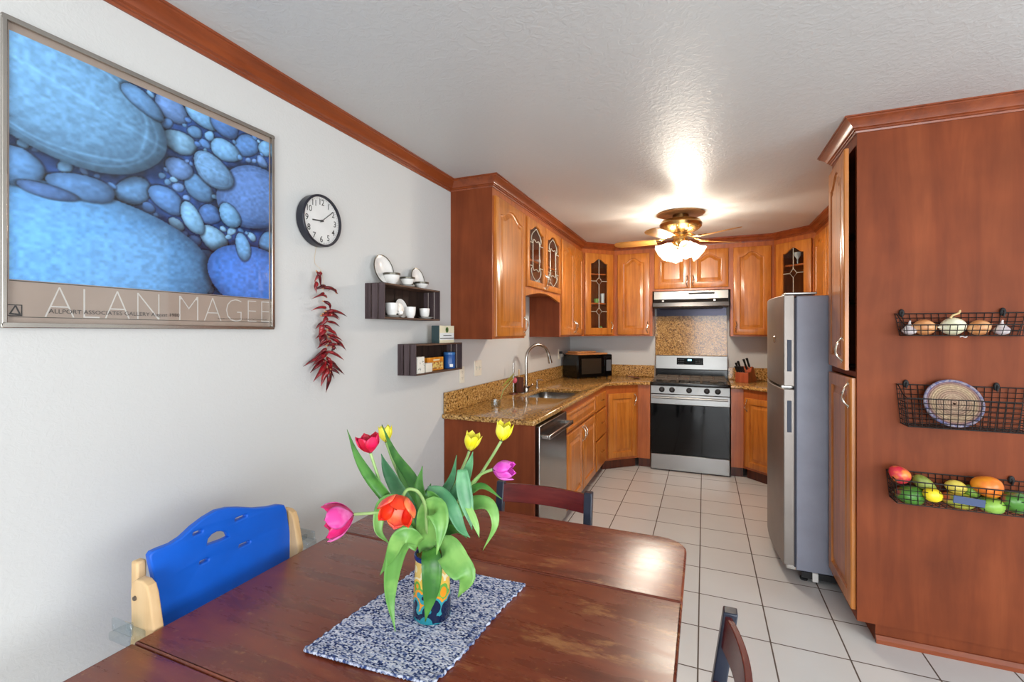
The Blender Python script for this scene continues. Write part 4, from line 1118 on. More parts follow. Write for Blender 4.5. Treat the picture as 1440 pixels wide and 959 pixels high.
F('mango', 'big orange mango on top of the green ones in the lowest basket', 'fruit', 1387.5, 684, .066, (.053, .046, .044), mor, (0, .22, 0))
F('mango', 'pale green mango at the front under the orange mango', 'fruit', 1392.5, 710, .075, (.048, .040, .034), mg, (0, .1, 0))
F('mango', 'green mango with a pink end at the right end of the lowest basket', 'fruit', 1427, 706, .065, (.060, .042, .044), mgr, (0, .3, .6))
p = on_y(1361, 704, PYN - .112)
tag(MB().box(-.052, -.003, -.016, .052, .0, .016, Matrix.Rotation(.08, 4, 'Y')).build('basket_label', plain('slate_blue_card', (58, 74, 112), rough=.5), loc=(p.x, PYN - .121, p.z), bevel=.004), 'blank slate blue tag clipped to the front of the lowest basket', 'tag')

# ------------------------------------------------------------------ ceiling fan
FX, FY = -.184, 4.20
t = root('ceiling_fan', 'five-blade ceiling fan with brass housing and four lit glass shades', 'ceiling fan', (FX, FY, 0))
MB().lathe([(0, CEIL), (.19, CEIL), (.195, CEIL - .006), (.18, CEIL - .012), (.07, CEIL - .014), (0, CEIL - .014)], 40).build('ceiling_plate', wood('tan_plate', (170, 124, 80), (188, 142, 96), (200, 156, 110), coat=0), t)
MB().lathe([(0, 2.436), (.065, 2.436), (.065, 2.40), (.05, 2.395), (0, 2.395)], 28).build('canopy', M['brassd'], t)
MB().lathe([(0, 2.402), (.10, 2.402), (.155, 2.388), (.172, 2.36), (.168, 2.335), (.14, 2.31), (.10, 2.295), (.06, 2.285), (.06, 2.262), (0, 2.262)], 40).build('motor_housing', M['brass'], t)
mb = MB()
for i in range(30):
    a = 2 * PI * i / 30; mb.tube([(.158 * math.cos(a), .158 * math.sin(a), 2.327), (.112 * math.cos(a), .112 * math.sin(a), 2.300)], .004, 5)
mb.build('vent_ribs', M['brassd'], t)
bw = wood('golden_oak_blade', (164, 104, 44), (196, 138, 70), (214, 160, 92), scale=(1.5, 14, 14), coat=.2, blotch=.1)
for i in range(5):
    a = YAW + math.radians(10 + 72 * i)
    m = Matrix.Rotation(a, 4, 'Z')
    out = [(.20, -.045), (.30, -.058), (.42, -.064), (.50, -.062), (.545, -.045), (.562, -.015), (.562, .015), (.545, .045), (.50, .062), (.42, .064), (.30, .058), (.20, .045)]
    v, f = extruded(out, [], .006, .002)
    b = MB().add(v, f, m @ Matrix.Translation((0, 0, 2.222)) @ Matrix.Rotation(.2, 4, 'X')).build('blade', bw, t)
    ar = MB().tube([m @ Vector(p) for p in ((.05, 0, 2.268), (.10, 0, 2.262), (.16, 0, 2.236))], [.010, .009, .010], 8, flat=.6)
    for s in (-1, 1): ar.tube([m @ Vector(p) for p in ((.13, 0, 2.246), (.17, s * .028, 2.232 + s * .004), (.24, s * .03, 2.232 + s * .006))], .006, 6)
    ar.build('blade_iron', M['brass'], b)
MB().lathe([(0, 2.264), (.052, 2.264), (.062, 2.24), (.062, 2.20), (.045, 2.175), (.02, 2.165), (0, 2.16)], 28).build('light_fitter', M['brass'], t)
def shade_mat():
    m = bpy.data.materials.new('lit_frosted_shade'); m.use_nodes = True; nt = m.node_tree; nt.nodes.clear(); N = nt.nodes.new
    o = N('ShaderNodeOutputMaterial'); e = N('ShaderNodeEmission'); e.inputs['Color'].default_value = (1, .87, .66, 1); e.inputs['Strength'].default_value = 5.
    tr = N('ShaderNodeBsdfTransparent'); tr.inputs['Color'].default_value = (1, .97, .92, 1)
    mx = N('ShaderNodeMixShader'); mx.inputs['Fac'].default_value = .55
    n = N('ShaderNodeTexNoise'); n.inputs['Scale'].default_value = 30
    ml = N('ShaderNodeMapRange'); ml.inputs['To Min'].default_value = 3.4; ml.inputs['To Max'].default_value = 5.; nt.links.new(n.outputs['Fac'], ml.inputs['Value']); nt.links.new(ml.outputs['Result'], e.inputs['Strength'])
    nt.links.new(e.outputs[0], mx.inputs[1]); nt.links.new(tr.outputs[0], mx.inputs[2]); nt.links.new(mx.outputs[0], o.inputs['Surface'])
    return m
sm = shade_mat()
bulbs = []
for i in range(4):
    a = YAW + math.radians(90 * i)
    d = Vector((math.cos(a) * .80, math.sin(a) * .80, -.60)).normalized()
    o0 = Vector((math.cos(a) * .045, math.sin(a) * .045, 2.20))
    q = d.to_track_quat('Z', 'Y').to_matrix().to_4x4()
    mm = Matrix.Translation(o0) @ q
    arm = MB().lathe([(0, 0), (.018, 0), (.026, .015), (.028, .035), (0, .035)], 16, mm).build('lamp_socket', M['brass'], t)
    def wp(r, z, n=32):
        return r
    mb = MB(); prof2 = [(.028, .03), (.040, .05), (.050, .08), (.058, .11), (.072, .14), (.080, .148)]
    nn = 32; vs = []
    for j in range(nn):
        an = 2 * PI * j / nn; w = 1 + .06 * math.cos(an * 8)
        for kk, (r, z) in enumerate(prof2):
            rr = r * (1 + (.06 * math.cos(an * 8) if kk > 2 else .02 * math.cos(an * 8)))
            vs.append((rr * math.cos(an), rr * math.sin(an), z))
    k2 = len(prof2); fs = [(j * k2 + q_, ((j + 1) % nn) * k2 + q_, ((j + 1) % nn) * k2 + q_ + 1, j * k2 + q_ + 1) for j in range(nn) for q_ in range(k2 - 1)]
    mb.add(vs, fs, mm); mb.build('glass_shade', sm, t, smooth=1.2)
    bulbs.append(Vector((FX, FY, 0)) + (mm @ Vector((0, 0, .09))))
MB().tube([(0, .012, 2.165), (0, .012, 2.05)], .001, 5).ell((0, .012, 2.045), (.004, .004, .008), 8, 6).build('pull_chain', M['brass'], t)

# ------------------------------------------------------------------ framed poster
t = root('framed_poster', 'large framed poster of blue river pebbles with a lettered taupe band', 'poster', (WL, 0, 0))
PY0, PY1, PZ0, PZ1 = .562, 1.324, 1.455, 2.209
fr = MB()
fw = .011
for a, b, c_, d_ in ((PY0, PY1, PZ0, PZ0 + fw), (PY0, PY1, PZ1 - fw, PZ1), (PY0, PY0 + fw, PZ0 + fw, PZ1 - fw), (PY1 - fw, PY1, PZ0 + fw, PZ1 - fw)):
    fr.box(.001, a, c_, .024, b, d_)
fr.build('frame', M['alu'], t, bevel=.002)
MB().box(.006, PY0 + fw, PZ0 + fw, .010, PY1 - fw, PZ1 - fw).build('poster_sheet', M['mount'], t, smooth=0)
A0, A1, B0, B1 = PY0 + .018, PY1 - .014, 1.574, PZ1 - .03
# the printed picture: coloured points on a fine grid
nY, nZ = 300, 250
rng = np.random.RandomState(5)
gy, gz = np.meshgrid(np.linspace(0, 1, nY + 1), np.linspace(0, 1, nZ + 1), indexing='ij')   # gy along the wall, gz upwards
asp = (A1 - A0) / (B1 - B0)
def noise2(sc, seed):
    r = np.random.RandomState(seed); g = r.rand(sc + 2, sc + 2)
    x = gy * sc; y = gz * sc; xi = np.clip(x.astype(int), 0, sc); yi = np.clip(y.astype(int), 0, sc); fx = x - xi; fy = y - yi
    fx = fx * fx * (3 - 2 * fx); fy = fy * fy * (3 - 2 * fy)
    return (g[xi, yi] * (1 - fx) + g[xi + 1, yi] * fx) * (1 - fy) + (g[xi, yi + 1] * (1 - fx) + g[xi + 1, yi + 1] * fx) * fy
img = np.zeros((nY + 1, nZ + 1, 3)); img[:] = np.array([40, 76, 138])
img *= (.75 + .5 * noise2(40, 1))[..., None]
def peb(cx, cy, rx, ry, ang, col, veins=0, seed=0):
    global img
    X = (gy - cx) * asp; Y = gz - cy; c_, s_ = math.cos(ang), math.sin(ang)
    u = (X * c_ + Y * s_) / rx; v = (-X * s_ + Y * c_) / ry
    an = np.arctan2(v, u); wob = 1 + .05 * np.sin(2 * an + seed) + .04 * np.sin(3 * an + seed * 2)
    d = np.sqrt(u * u + v * v) / wob
    sh = np.clip((d - 1) / .16, -1, 1)
    under = (d >= 1) & (d < 1.16)
    img[under] *= (.45 + .55 * np.clip((d[under] - 1) / .16, 0, 1))[:, None]
    ins = d < 1
    l = 1.08 - .42 * d ** 4 + .16 * (Y - X) / max(rx, ry)
    l = l * (.9 + .2 * noise2(70, 11 + seed)) + .05 * (rng.rand(*d.shape) - .5)
    if veins:
        l += .16 * np.exp(-((d - .82 + .03 * np.sin(an * 5)) / .02) ** 2) * veins + .12 * np.exp(-((d - .9) / .015) ** 2) * veins
        l += .10 * np.exp(-((v - .25 * u - .1) / .03) ** 2) * veins
    img[ins] = np.clip(l[ins][:, None] * np.array(col), 0, 255)
blues = [(104, 158, 214), (122, 180, 232), (92, 142, 206), (140, 196, 240), (106, 148, 208), (84, 130, 196)]
k_ = 0
placed = []
big = [(.10, .84, .50, .27, -.42, (118, 174, 222), 1), (.20, .10, .56, .34, -.08, (104, 170, 232), 0), (.93, .62, .26, .20, .25, (92, 132, 196), .5), (.93, .10, .30, .22, -.2, (70, 122, 206), 0),
       (.70, .70, .125, .085, -.35, (110, 158, 206), 1), (.02, .46, .085, .075, .3, (96, 148, 204), 0), (.20, .435, .13, .055, -.05, (88, 134, 188), 0), (.10, .385, .10, .03, -.1, (78, 116, 172), 0),
       (.40, .93, .10, .05, -.5, (98, 146, 196), 0), (.60, .405, .05, .095, .5, (128, 184, 228), 0), (.78, .47, .075, .06, -.6, (116, 172, 222), 0), (.85, .30, .05, .08, .2, (112, 170, 224), 0)]
for b in big: placed.append((b[0], b[1], max(b[2], b[3])))
small = []
tries = 0
def clear_of(cx, cy, r):
    for b in big:
        X = (cx - b[0]) * asp; Y = cy - b[1]; c_, s_ = math.cos(b[4]), math.sin(b[4])
        if ((X * c_ + Y * s_) / (b[2] + r * .7)) ** 2 + ((-X * s_ + Y * c_) / (b[3] + r * .7)) ** 2 < 1: return False
    for (x, y, q) in small:
        if math.hypot((x - cx) * asp, y - cy) < (q + r) * .88: return False
    return True
for r_ in (.078, .064, .050, .038, .028, .018, .012):
    for _ in range(900):
        cx, cy = rng.rand(), rng.rand()
        if clear_of(cx, cy, r_): small.append((cx, cy, r_))
for i, (cx, cy, r_) in enumerate(small):
    peb(cx, cy, r_ * 1.12, r_ * rng.uniform(.72, .92), rng.uniform(-.8, .8), blues[i % 6] if i % 3 else tuple(.9 * x for x in blues[i % 6]), seed=i)
for i, b in enumerate(big): peb(*b[:6], veins=b[6], seed=100 + i)
vs = [(.0105, A0 + (A1 - A0) * i / nY, B0 + (B1 - B0) * j / nZ) for i in range(nY + 1) for j in range(nZ + 1)]
w_ = nZ + 1
fs = [(i * w_ + j, (i + 1) * w_ + j, (i + 1) * w_ + j + 1, i * w_ + j + 1) for i in range(nY) for j in range(nZ)]
me = bpy.data.meshes.new('pebble_print'); me.from_pydata(vs, [], fs)
ca = me.color_attributes.new('print', 'FLOAT_COLOR', 'POINT')
s = img.reshape(-1, 3) / 255.; s = np.where(s <= .04045, s / 12.92, ((s + .055) / 1.055) ** 2.4)
ca.data.foreach_set('color', np.concatenate([s, np.ones((len(s), 1))], 1).astype(np.float32).ravel())
pm, nt, b = base_mat('pebble_print_ink'); at = nt.nodes.new('ShaderNodeAttribute'); at.attribute_name = 'print'
nt.links.new(at.outputs['Color'], b.inputs['Base Color']); b.inputs['Roughness'].default_value = .25
me.materials.append(pm)
o = bpy.data.objects.new('pebble_print', me); COL.objects.link(o); o.parent = t
MB().box(.0106, A0, B0 - .004, .0109, A1, B0 - .002).box(.0106, A0, PZ0 + .0265, .0109, A1, PZ0 + .028).build('rule_line', M['slot'], t, smooth=0)
mb = MB(); v, f = text('ALAN MAGEE', .118, -.0036, 1.06, 'LEFT')
xs = [p[0] for p in v]; ys = [p[1] for p in v]; x0, x1 = min(xs), max(xs); z0, z1 = min(ys), max(ys)
La, Lb = .645, 1.311
mb.add([(.0112, La + (p[0] - x0) / (x1 - x0) * (Lb - La), 1.483 + (p[1] - z0) / (z1 - z0) * .080) for p in v], f)
mb.build('title_lettering', plain('pale_lettering', (206, 202, 196), rough=.3), t, smooth=0, merge=False)
mb = MB(); v, f = text('ALLPORT ASSOCIATES GALLERY August 1980', .02, 0, 1., 'LEFT'); xs = [p[0] for p in v]; x0, x1 = min(xs), max(xs)
La, Lb = .653, .976
mb.add([(.0116, La + (p[0] - x0) / (x1 - x0) * (Lb - La), 1.4985 + p[1] * .78) for p in v], f)
x0 = 1.105                      # a line of print too small to read: fine dark strokes
while x0 < 1.300:
    x1 = x0 + random.uniform(.002, .005); zz = random.uniform(0, .002)
    mb.box(.0112, x0, 1.4905 + zz, .0116, x1, 1.4925 + zz); x0 = x1 + random.uniform(.0012, .004)
mb.build('gallery_lettering', plain('dark_lettering', (58, 52, 50), rough=.3), t, smooth=0, merge=False)
mb = MB(); c0 = .575; e = .028; zc = 1.4845
for a in ((0, 0, e, .002), (0, e - .002, e, e), (0, 0, .002, e), (e - .002, 0, e, e)): mb.box(.0112, c0 + a[0], zc + a[1], .0116, c0 + a[2], zc + a[3])
def tri(pts): mb.add([(.0116, c0 + p[0] * e, zc + p[1] * e) for p in pts], [tuple(range(len(pts)))])
tri([(.12, .14), (.24, .14), (.56, .8), (.5, .92)]); tri([(.5, .92), (.62, .92), (.9, .2), (.76, .2)]); tri([(.12, .14), (.9, .05), (.9, .2), (.3, .26)])
mb.build('gallery_logo', plain('dark_logo', (46, 42, 42), rough=.3), t, smooth=0)
MB().box(.014, PY0 + fw, PZ0 + fw, .016, PY1 - fw, PZ1 - fw).build('glazing', M['glass'], t, smooth=0)

# ------------------------------------------------------------------ wall clock
t = root('wall_clock', 'round wall clock with a black case and white face reading ten to... nine past', 'clock', (WL, 1.556, 1.928))
t['label'] = 'round wall clock with a dark case and white numbered face above the chillies'
R = .112
mt = Matrix(((0, 0, 1, 0), (1, 0, 0, 0), (0, 1, 0, 0), (0, 0, 0, 1)))
MB().lathe([(R - .004, .001), (R, .006), (R, .040), (R - .003, .043), (R - .009, .043), (R - .010, .036)], 64, mt).build('case', plain('navy_black_case', (30, 32, 44), rough=.35), t)
MB().lathe([(0, .031), (R - .009, .031), (R - .009, .03), (0, .03)], 48, mt).build('clock_face', plain('white_face', (232, 232, 230), rough=.5), t)
mb = MB(); rn = .080
for hh in range(1, 13):
    a = PI / 2 - hh * PI / 6
    v, f = text(str(hh), .037, .0002, .9)
    mb.add([(p[0] + rn * math.cos(a), p[1] + rn * math.sin(a), .0316) for p in v], f, mt)
mb.build('numerals', plain('grey_numerals', (40, 42, 44)), t, smooth=0, merge=False)
mb = MB()
for i in range(60):
    a = 2 * PI * i / 60; l = .006 if i % 5 else .008
    m = Matrix.Rotation(a, 4, 'Z'); mb.box(R - .012 - l, -.0004, .0312, R - .012, .0004, .0316, mt @ m)
mb.build('minute_marks', M['slot'], t, smooth=0)
def hand(ang, L, w, z, nm): MB().box(-.012, -w, z, L, w, z + .001, mt @ Matrix.Rotation(ang, 4, 'Z')).build(nm, plain('dark_hand', (54, 56, 58)), t, smooth=0)
hand(PI / 2 - 2 * PI * (9 - .7) / 12 + PI * .0 - .35 * 0 - .28, .052, .0028, .033, 'hour_hand')
hand(PI / 2 - 2 * PI * 8.6 / 60, .078, .0014, .0345, 'minute_hand')
MB().lathe([(0, .038), (.005, .038), (.005, .032)], 12, mt).build('hand_hub', plain('dark_hub', (54, 56, 58)), t)
MB().lathe([(0, .040), (R - .010, .040), (R - .010, .0396), (0, .0396)], 48, mt).build('lens', M['glass'], t)

# ------------------------------------------------------------------ chilli string
t = root('chilli_string', 'hanging string of dried red chillies below the clock', 'chillies', (WL, 1.60, 1.18))
cz = lambda v_: on_x(458, v_, WL + .03).z - 1.18
cy = lambda u, v_=450: on_x(u, v_, WL + .03).y - 1.60
tw = smooth_path([(.002, 1.556 - 1.60, 1.82 - 1.18), (.004, cy(449), cz(370)), (.03, cy(453), cz(385)), (.03, cy(456), cz(430)), (.03, cy(459), cz(470)), (.03, cy(460), cz(510)), (.03, cy(462), cz(530))], 6)
MB().tube(tw, .0012, 5).build('twine', plain('pale_twine', (206, 190, 168), rough=.9), t)
cr = [two_tone('dried_chilli_a', (84, 8, 16), (134, 16, 26), rough=.22, scale=60), two_tone('dried_chilli_b', (66, 8, 14), (110, 14, 22), rough=.25, scale=60), two_tone('dried_chilli_c', (110, 14, 22), (158, 26, 32), rough=.22, scale=60)]
def chili(u0, v0, u1, v1, r=.010, sag=.01, out=.0):
    a = Vector((.030 + random.uniform(-.008, .012), cy(u0, v0), cz(v0))); b = Vector((.028 + random.uniform(-.012, .02) + out, cy(u1, v1), cz(v1)))
    mid = (a + b) / 2 + Vector((random.uniform(.0, .012), random.uniform(-.006, .006), sag))
    P = smooth_path([a, (a + mid) / 2 + Vector((.004, 0, sag * .3)), mid, (mid + b) / 2 + Vector((0, 0, sag * .2)), b], 4); n = len(P)
    rs = [max(.0012, r * (.55 + .45 * min(1, i / 3)) * (1 - (max(0, i / (n - 1) - .25) / .75) ** 1.6)) for i in range(n)]
    ch = MB().tube(P, rs, 8, flat=.62)
    ch.build('chilli', random.choice(cr), t, smooth=1.2)
    d = (a - P[2]).normalized()
    st = MB().tube([a, a + d * .008], [.004, .0018], 6)
    st.build('chilli_stem', plain_stem, t)
plain_stem = plain('tan_stem', (196, 140, 92))
CH = [(446, 384, 452, 406, .009), (450, 384, 443, 398, .008), (445, 398, 442, 414, .007), (455, 402, 440, 410, .010), (452, 406, 472, 412, .011), (470, 410, 462, 408, .006), (455, 412, 440, 422, .007), (457, 418, 438, 421, .006),
      (455, 424, 462, 436, .010), (458, 434, 436, 438, .009), (456, 438, 484, 444, .011), (452, 444, 478, 449, .011), (456, 446, 448, 462, .009), (458, 452, 480, 459, .008), (452, 456, 450, 474, .010), (456, 464, 444, 476, .009), (458, 464, 478, 474, .009),
      (455, 470, 446, 484, .011), (462, 470, 468, 480, .009), (462, 474, 486, 494, .011), (456, 476, 450, 488, .010), (458, 486, 484, 490, .009), (455, 490, 448, 498, .008), (460, 494, 480, 508, .010), (458, 494, 436, 512, .012), (455, 504, 436, 522, .012),
      (458, 502, 466, 524, .011), (462, 506, 486, 530, .012), (455, 512, 438, 534, .011), (457, 518, 450, 542, .011), (460, 518, 458, 552, .012), (463, 520, 474, 528, .010), (460, 508, 470, 534, .010), (452, 496, 444, 516, .009), (461, 482, 474, 492, .009), (456, 458, 466, 468, .010)]
CH = CH + [(q[0] + random.uniform(-5, 5), q[1] + random.uniform(2, 9), q[2] + random.uniform(-7, 5), q[3] + random.uniform(1, 9), q[4] * .9) for q in CH[::2] if q[1] > 428 and q[3] < 530]
for q in CH:
    chili(*q[:4], r=q[4] * 1.2, sag=.004 if q[3] > q[1] + 6 else .010)

# ------------------------------------------------------------------ crates with crockery
def crate(label, y0, y1, z0, z1, D):
    t = root('wall_crate', label, 'crate', (WL, y0, z0), 0, 'dark wooden crates mounted on the wall')
    L = y1 - y0; H = z1 - z0; th = .009
    s = MB()
    bw = (D - .016) / 3
    for j, (a, b) in enumerate(((0, bw), (bw + .008, 2 * bw + .008), (2 * bw + .016, D))):
        MB().box(a, 0, 0, b, th, H).build('end_slat', M['crate'], t, bevel=.001, smooth=0)
        MB().box(a, L - th, 0, b, L, H).build('end_slat', M['crate'], t, bevel=.001, smooth=0)
    MB().box(.002, th, H - th, D, L - th, H).build('top_board', M['crate_edge'], t, bevel=.001, smooth=0)
    MB().box(.002, th, 0, D, L - th, th).build('bottom_board', M['crate_edge'], t, bevel=.001, smooth=0)
    n = 7
    for i in range(n):
        a = th + (L - 2 * th) * i / n; b = th + (L - 2 * th) * (i + 1) / n
        MB().box(.002, a + .0015, th, .010, b - .0015, H - th).build('back_slat', M['crate_in'], t, smooth=0)
    return t
D = .118
c1y0 = on_x(513, 450, WL).y; c1y1 = on_x(619, 450, WL + D).y
c2y0 = on_x(559, 450, WL).y; c2y1 = on_x(650, 500, WL + D).y
C1B, C1T, C2B, C2T = 1.512, 1.690, 1.205, 1.378
crate('dark wooden crate shelf holding white crockery, the upper of the two', c1y0, c1y1, C1B, C1T, D)
crate('dark wooden crate shelf holding tea boxes, the lower of the two', c2y0, c2y1, C2B, C2T, D)
def px(u, v=430, dx=.07): return on_x(u, v, WL + dx).y
def bowl(label, u, dx, z, r, h, rim=True, name='bowl', cat='bowl', foot=.45):
    t = root(name, label, cat, (WL + dx, px(u, 390, dx), z), 0, 'white crockery on the upper crate')
    MB().lathe([(0, .003), (r * foot, 0), (r * foot, .006), (r * .72, h * .35), (r * .94, h * .75), (r, h), (r - .003, h), (r * .9, h * .72), (r * .66, h * .36), (0, .008)], 28).build('bowl_body', M['porcelain'], t, smooth=1.)
    if rim: MB().lathe([(r * .985 + .0006, h - .010), (r + .0012, h - .004), (r + .001, h + .0012), (r - .003, h + .0012), (r - .004, h - .002)], 28).build('rim_band', M['rim'], t, label='dark silver rim band')
    return t
def plate(label, u, dx, z, r, lean=.2, rim=True, name='plate', ring_mat=None, face=None):
    """plate standing on its edge, leaning back to the wall"""
    t = root(name, label, 'plate', (WL + dx, px(u, 380, dx), z), 0, 'white crockery on the upper crate')
    m = Matrix.Translation((0, 0, r * math.cos(lean) + .001)) @ Matrix.Rotation(PI / 2 - lean, 4, 'Y')
    MB().lathe([(0, .002), (r * .6, .002), (r * .66, .006), (r, .012), (r, .0145), (r * .64, .009), (r * .58, .0055), (0, .0055)], 40, m).build('plate_body', M['porcelain'], t, smooth=.8)
    if rim: MB().lathe([(r - .003, .0125), (r + .0012, .0125), (r + .0015, .0165), (r - .004, .0155)], 40, m).build('rim_band', M['rim'], t, label='dark silver rim band')
    return t
def saucer(label, u, dx, z, r):
    t = root('saucer', label, 'saucer', (WL + dx, px(u, 430, dx), z), 0, 'white crockery on the upper crate')
    MB().lathe([(0, .003), (r * .5, 0), (r * .6, .003), (r, .010), (r, .012), (r * .6, .006), (0, .006)], 28).build('saucer_body', M['porcelain'], t, smooth=.8)
    MB().lathe([(r - .002, .0125), (r + .0008, .0125), (r + .0008, .010), (r - .002, .011)], 28).build('rim_band', M['rim'], t)
    return t
def cup(label, u, dx, z, r, h, hdir):
    t = root('teacup', label, 'cup', (WL + dx, px(u, 430, dx), z), 0, 'white crockery on the upper crate')
    MB().lathe([(0, .003), (r * .62, 0), (r * .66, .006), (r * .88, h * .3), (r * .97, h * .7), (r, h), (r - .003, h), (r * .9, h * .6), (r * .6, .01), (0, .008)], 26).build('cup_body', M['porcelain'], t, smooth=1.)
    c, s_ = math.cos(hdir), math.sin(hdir)
    P = [(c * r * .9, s_ * r * .9, h * .8), (c * (r + .014), s_ * (r + .014), h * .82), (c * (r + .02), s_ * (r + .02), h * .55), (c * (r + .008), s_ * (r + .008), h * .28), (c * r * .85, s_ * r * .85, h * .3)]
    MB().tube(smooth_path(P, 4), .003, 8).build('handle', M['porcelain'], t)
    return t
T1 = C1T + .0005
plate('dark-rimmed white dinner plate leaning on the wall, left end of the upper crate', 537, .022, T1, .077)
bowl('white bowl with a dark rim standing in front of the leaning dinner plate', 551, .066, T1, .043, .060)
saucer('white saucer under the middle bowl on top of the upper crate', 572, .062, T1, .046)
bowl('white sloping bowl with a dark rim on a saucer, middle of the crate top', 573, .062, T1 + .0065, .040, .048)
plate('white side plate with a fine rim leaning on the wall behind the middle bowl', 585, .022, T1, .062)
bowl('low white bowl with a dark rim at the right end of the crate top', 593, .070, T1, .040, .040)
S1 = C1B + .0095
mg_ = cup('straight white mug at the left inside the upper crate', 551, .068, S1 + .0065, .033, .068, 1.2)
saucer('white saucer under the straight mug inside the upper crate', 553, .062, S1, .048)
plate('small white plate leaning at the back inside the upper crate', 562, .024, S1, .052, rim=False)
cup('white teacup standing in the middle of the upper crate', 577, .085, S1 + .0005, .030, .060, 2.6)
saucer('white saucer under the right-hand teacup inside the upper crate', 599, .062, S1, .046)
cup('white teacup on a saucer at the right inside the upper crate', 597, .066, S1 + .0065, .030, .054, 2.0)

def carton(label, u0, u1, dx0, dx1, z, h, mats, name='tea_box'):
    y0 = px(u0, 500, dx1); y1 = px(u1, 500, dx1)
    t = root(name, label, 'box', (WL, y0, z), 0, 'boxes on the lower crate')
    MB().box(dx0, 0, 0, dx1, y1 - y0, h).build('carton', mats[0], t, bevel=.001, smooth=0)
    return t, y1 - y0
# book-like tea box on top
t, w_ = carton('white and cream tea box with a green emblem standing on top of the lower crate', 618, 638.5, .045, .100, C2T + .0005, .106, [plain('cream_carton', (232, 226, 196))])
MB().box(.045, -.0006, 0, .100, 0, .106).build('side_face', plain('dark_green_card', (52, 72, 74)), t, smooth=0, label='dark green side of the tea box')
MB().box(.1, .004, .018, .1006, w_ - .002, .062).build('white_panel', plain('white_card', (230, 234, 232)), t, smooth=0)
MB().lathe([(0, .0012), (.017, .0012), (.017, 0)], 20, YZ @ Matrix.Translation((w_ / 2, .080, .1))).build('round_emblem', two_tone('leaf_emblem', (34, 74, 40), (96, 132, 60), scale=90), t, label='round green leaf emblem')
MB().box(.1006, .006, .026, .101, w_ - .004, .031).box(.1006, w_ * .25, .044, .101, w_ * .8, .048).build('print_line', M['slot'], t, smooth=0)
# inside lower crate
t, w_ = carton('white carton with small dark leaves at the left inside the lower crate', 587, 597, .075, .112, C2B + .0095, .092, [two_tone('speckled_carton', (232, 230, 220), (70, 84, 70), scale=95, p0=.6, p1=.66)])
t, w_ = carton('small plain pale carton standing beside the leafy carton in the lower crate', 599, 608, .070, .102, C2B + .0095, .052, [plain('pale_card', (226, 220, 206))])
t, w_ = carton('orange tea box with a yellow picture inside the lower crate', 601, 623.5, .035, .068, C2B + .0095, .078, [two_tone('orange_card', (214, 128, 24), (232, 156, 44), scale=30)])
MB().box(.068, w_ * .1, .008, .0686, w_ * .95, .05).build('picture_panel', two_tone('yellow_brown_print', (168, 92, 44), (236, 208, 120), scale=70), t, smooth=0)
MB().box(.0686, w_ * .35, .058, .069, w_ * .75, .066).build('print_line', plain('cream_print', (240, 226, 190)), t, smooth=0)
y = px(632, 500, .062)
t = root('tea_tin', 'round blue tin with a small white label at the right inside the lower crate', 'tin', (WL + .062, y, C2B + .0095))
MB().lathe([(0, 0), (.036, 0), (.037, .003), (.037, .085), (.034, .090), (0, .090)], 32).build('tin_body', plain('blue_tin', (36, 84, 150), rough=.3), t)
MB().lathe([(0, .104), (.033, .104), (.0375, .101), (.0375, .088), (.036, .086)], 32).build('lid', plain('pale_blue_lid', (52, 108, 168), rough=.3), t)
mb = MB(); mb.grid(lambda s_, w2: (math.cos(-1.0 + s_ * .6) * .0376, math.sin(-1.0 + s_ * .6) * .0376, .010 + .018 * w2), 6, 1)
mb.build('white_label', plain('white_sticker', (232, 232, 232)), t)

# ------------------------------------------------------------------ things seen behind the cabinet glass
def tumbler(label, x, y, z, mat, r=.03, h=.09):
    t = root('drinking_glass', label, 'glass', (x, y, z), 0, 'glassware behind the cabinet doors')
    MB().lathe([(0, .002), (r * .75, .0), (r, h), (r - .002, h), (r * .7, .006), (0, .005)], 18).build('glass_body', mat, t, smooth=1.)
gm = plain('cabinet_glassware', (196, 206, 206), rough=.08, spec=.8)
grn = plain('green_glassware', (120, 170, 90), rough=.1)
for (y, z, lb) in ((3.48, 1.804, 'clear tumbler at the near end, behind the first leaded door'), (3.62, 1.804, 'clear tumbler second from the near end behind the leaded doors'), (3.92, 1.804, 'clear tumbler behind the left part of the second leaded door'), (4.08, 1.804, 'clear tumbler at the far end behind the second leaded door')):
    tumbler(lb, -1.38, y, z, gm, .034, .10)
for (y, z, lb) in ((3.55, 2.037, 'white bowl on the upper shelf behind the first leaded door'), (4.0, 2.037, 'white bowl on the upper shelf behind the second leaded door')):
    t = root('bowl', lb, 'bowl', (-1.40, y, z), 0, 'bowls behind the leaded doors')
    MB().lathe([(0, .003), (.03, 0), (.065, .03), (.075, .055), (.072, .055), (.06, .032), (0, .008)], 24).build('bowl_body', M['porcelain'], t)
tumbler('green glass on the middle shelf of the left corner cabinet', -1.155, 5.36, 1.7815, grn, .032, .05)
tumbler('clear glass beside the green one in the left corner cabinet', -1.09, 5.40, 1.7815, gm, .026, .11)
t = root('teapot', 'small white teapot on the bottom shelf of the left corner cabinet', 'teapot', (-1.11, 5.40, 1.4185))
MB().ell((0, 0, .042), (.045, .045, .040), 20, 12).build('pot_body', M['porcelain'], t, smooth=1.2)
MB().tube([(.035, .02, .035), (.058, .034, .05), (.066, .04, .072)], [.010, .007, .005], 8).build('spout', M['porcelain'], t)
MB().ell((0, 0, .084), (.02, .02, .007), 14, 6).ell((0, 0, .094), (.006, .006, .006), 8, 6).build('lid', grn, t)
t = root('glass_goblet', 'small glass goblet behind the right corner cabinet door', 'glass', (.86, 5.36, 2.1165))  # plain drinking goblet on the upper shelf, gives off no light
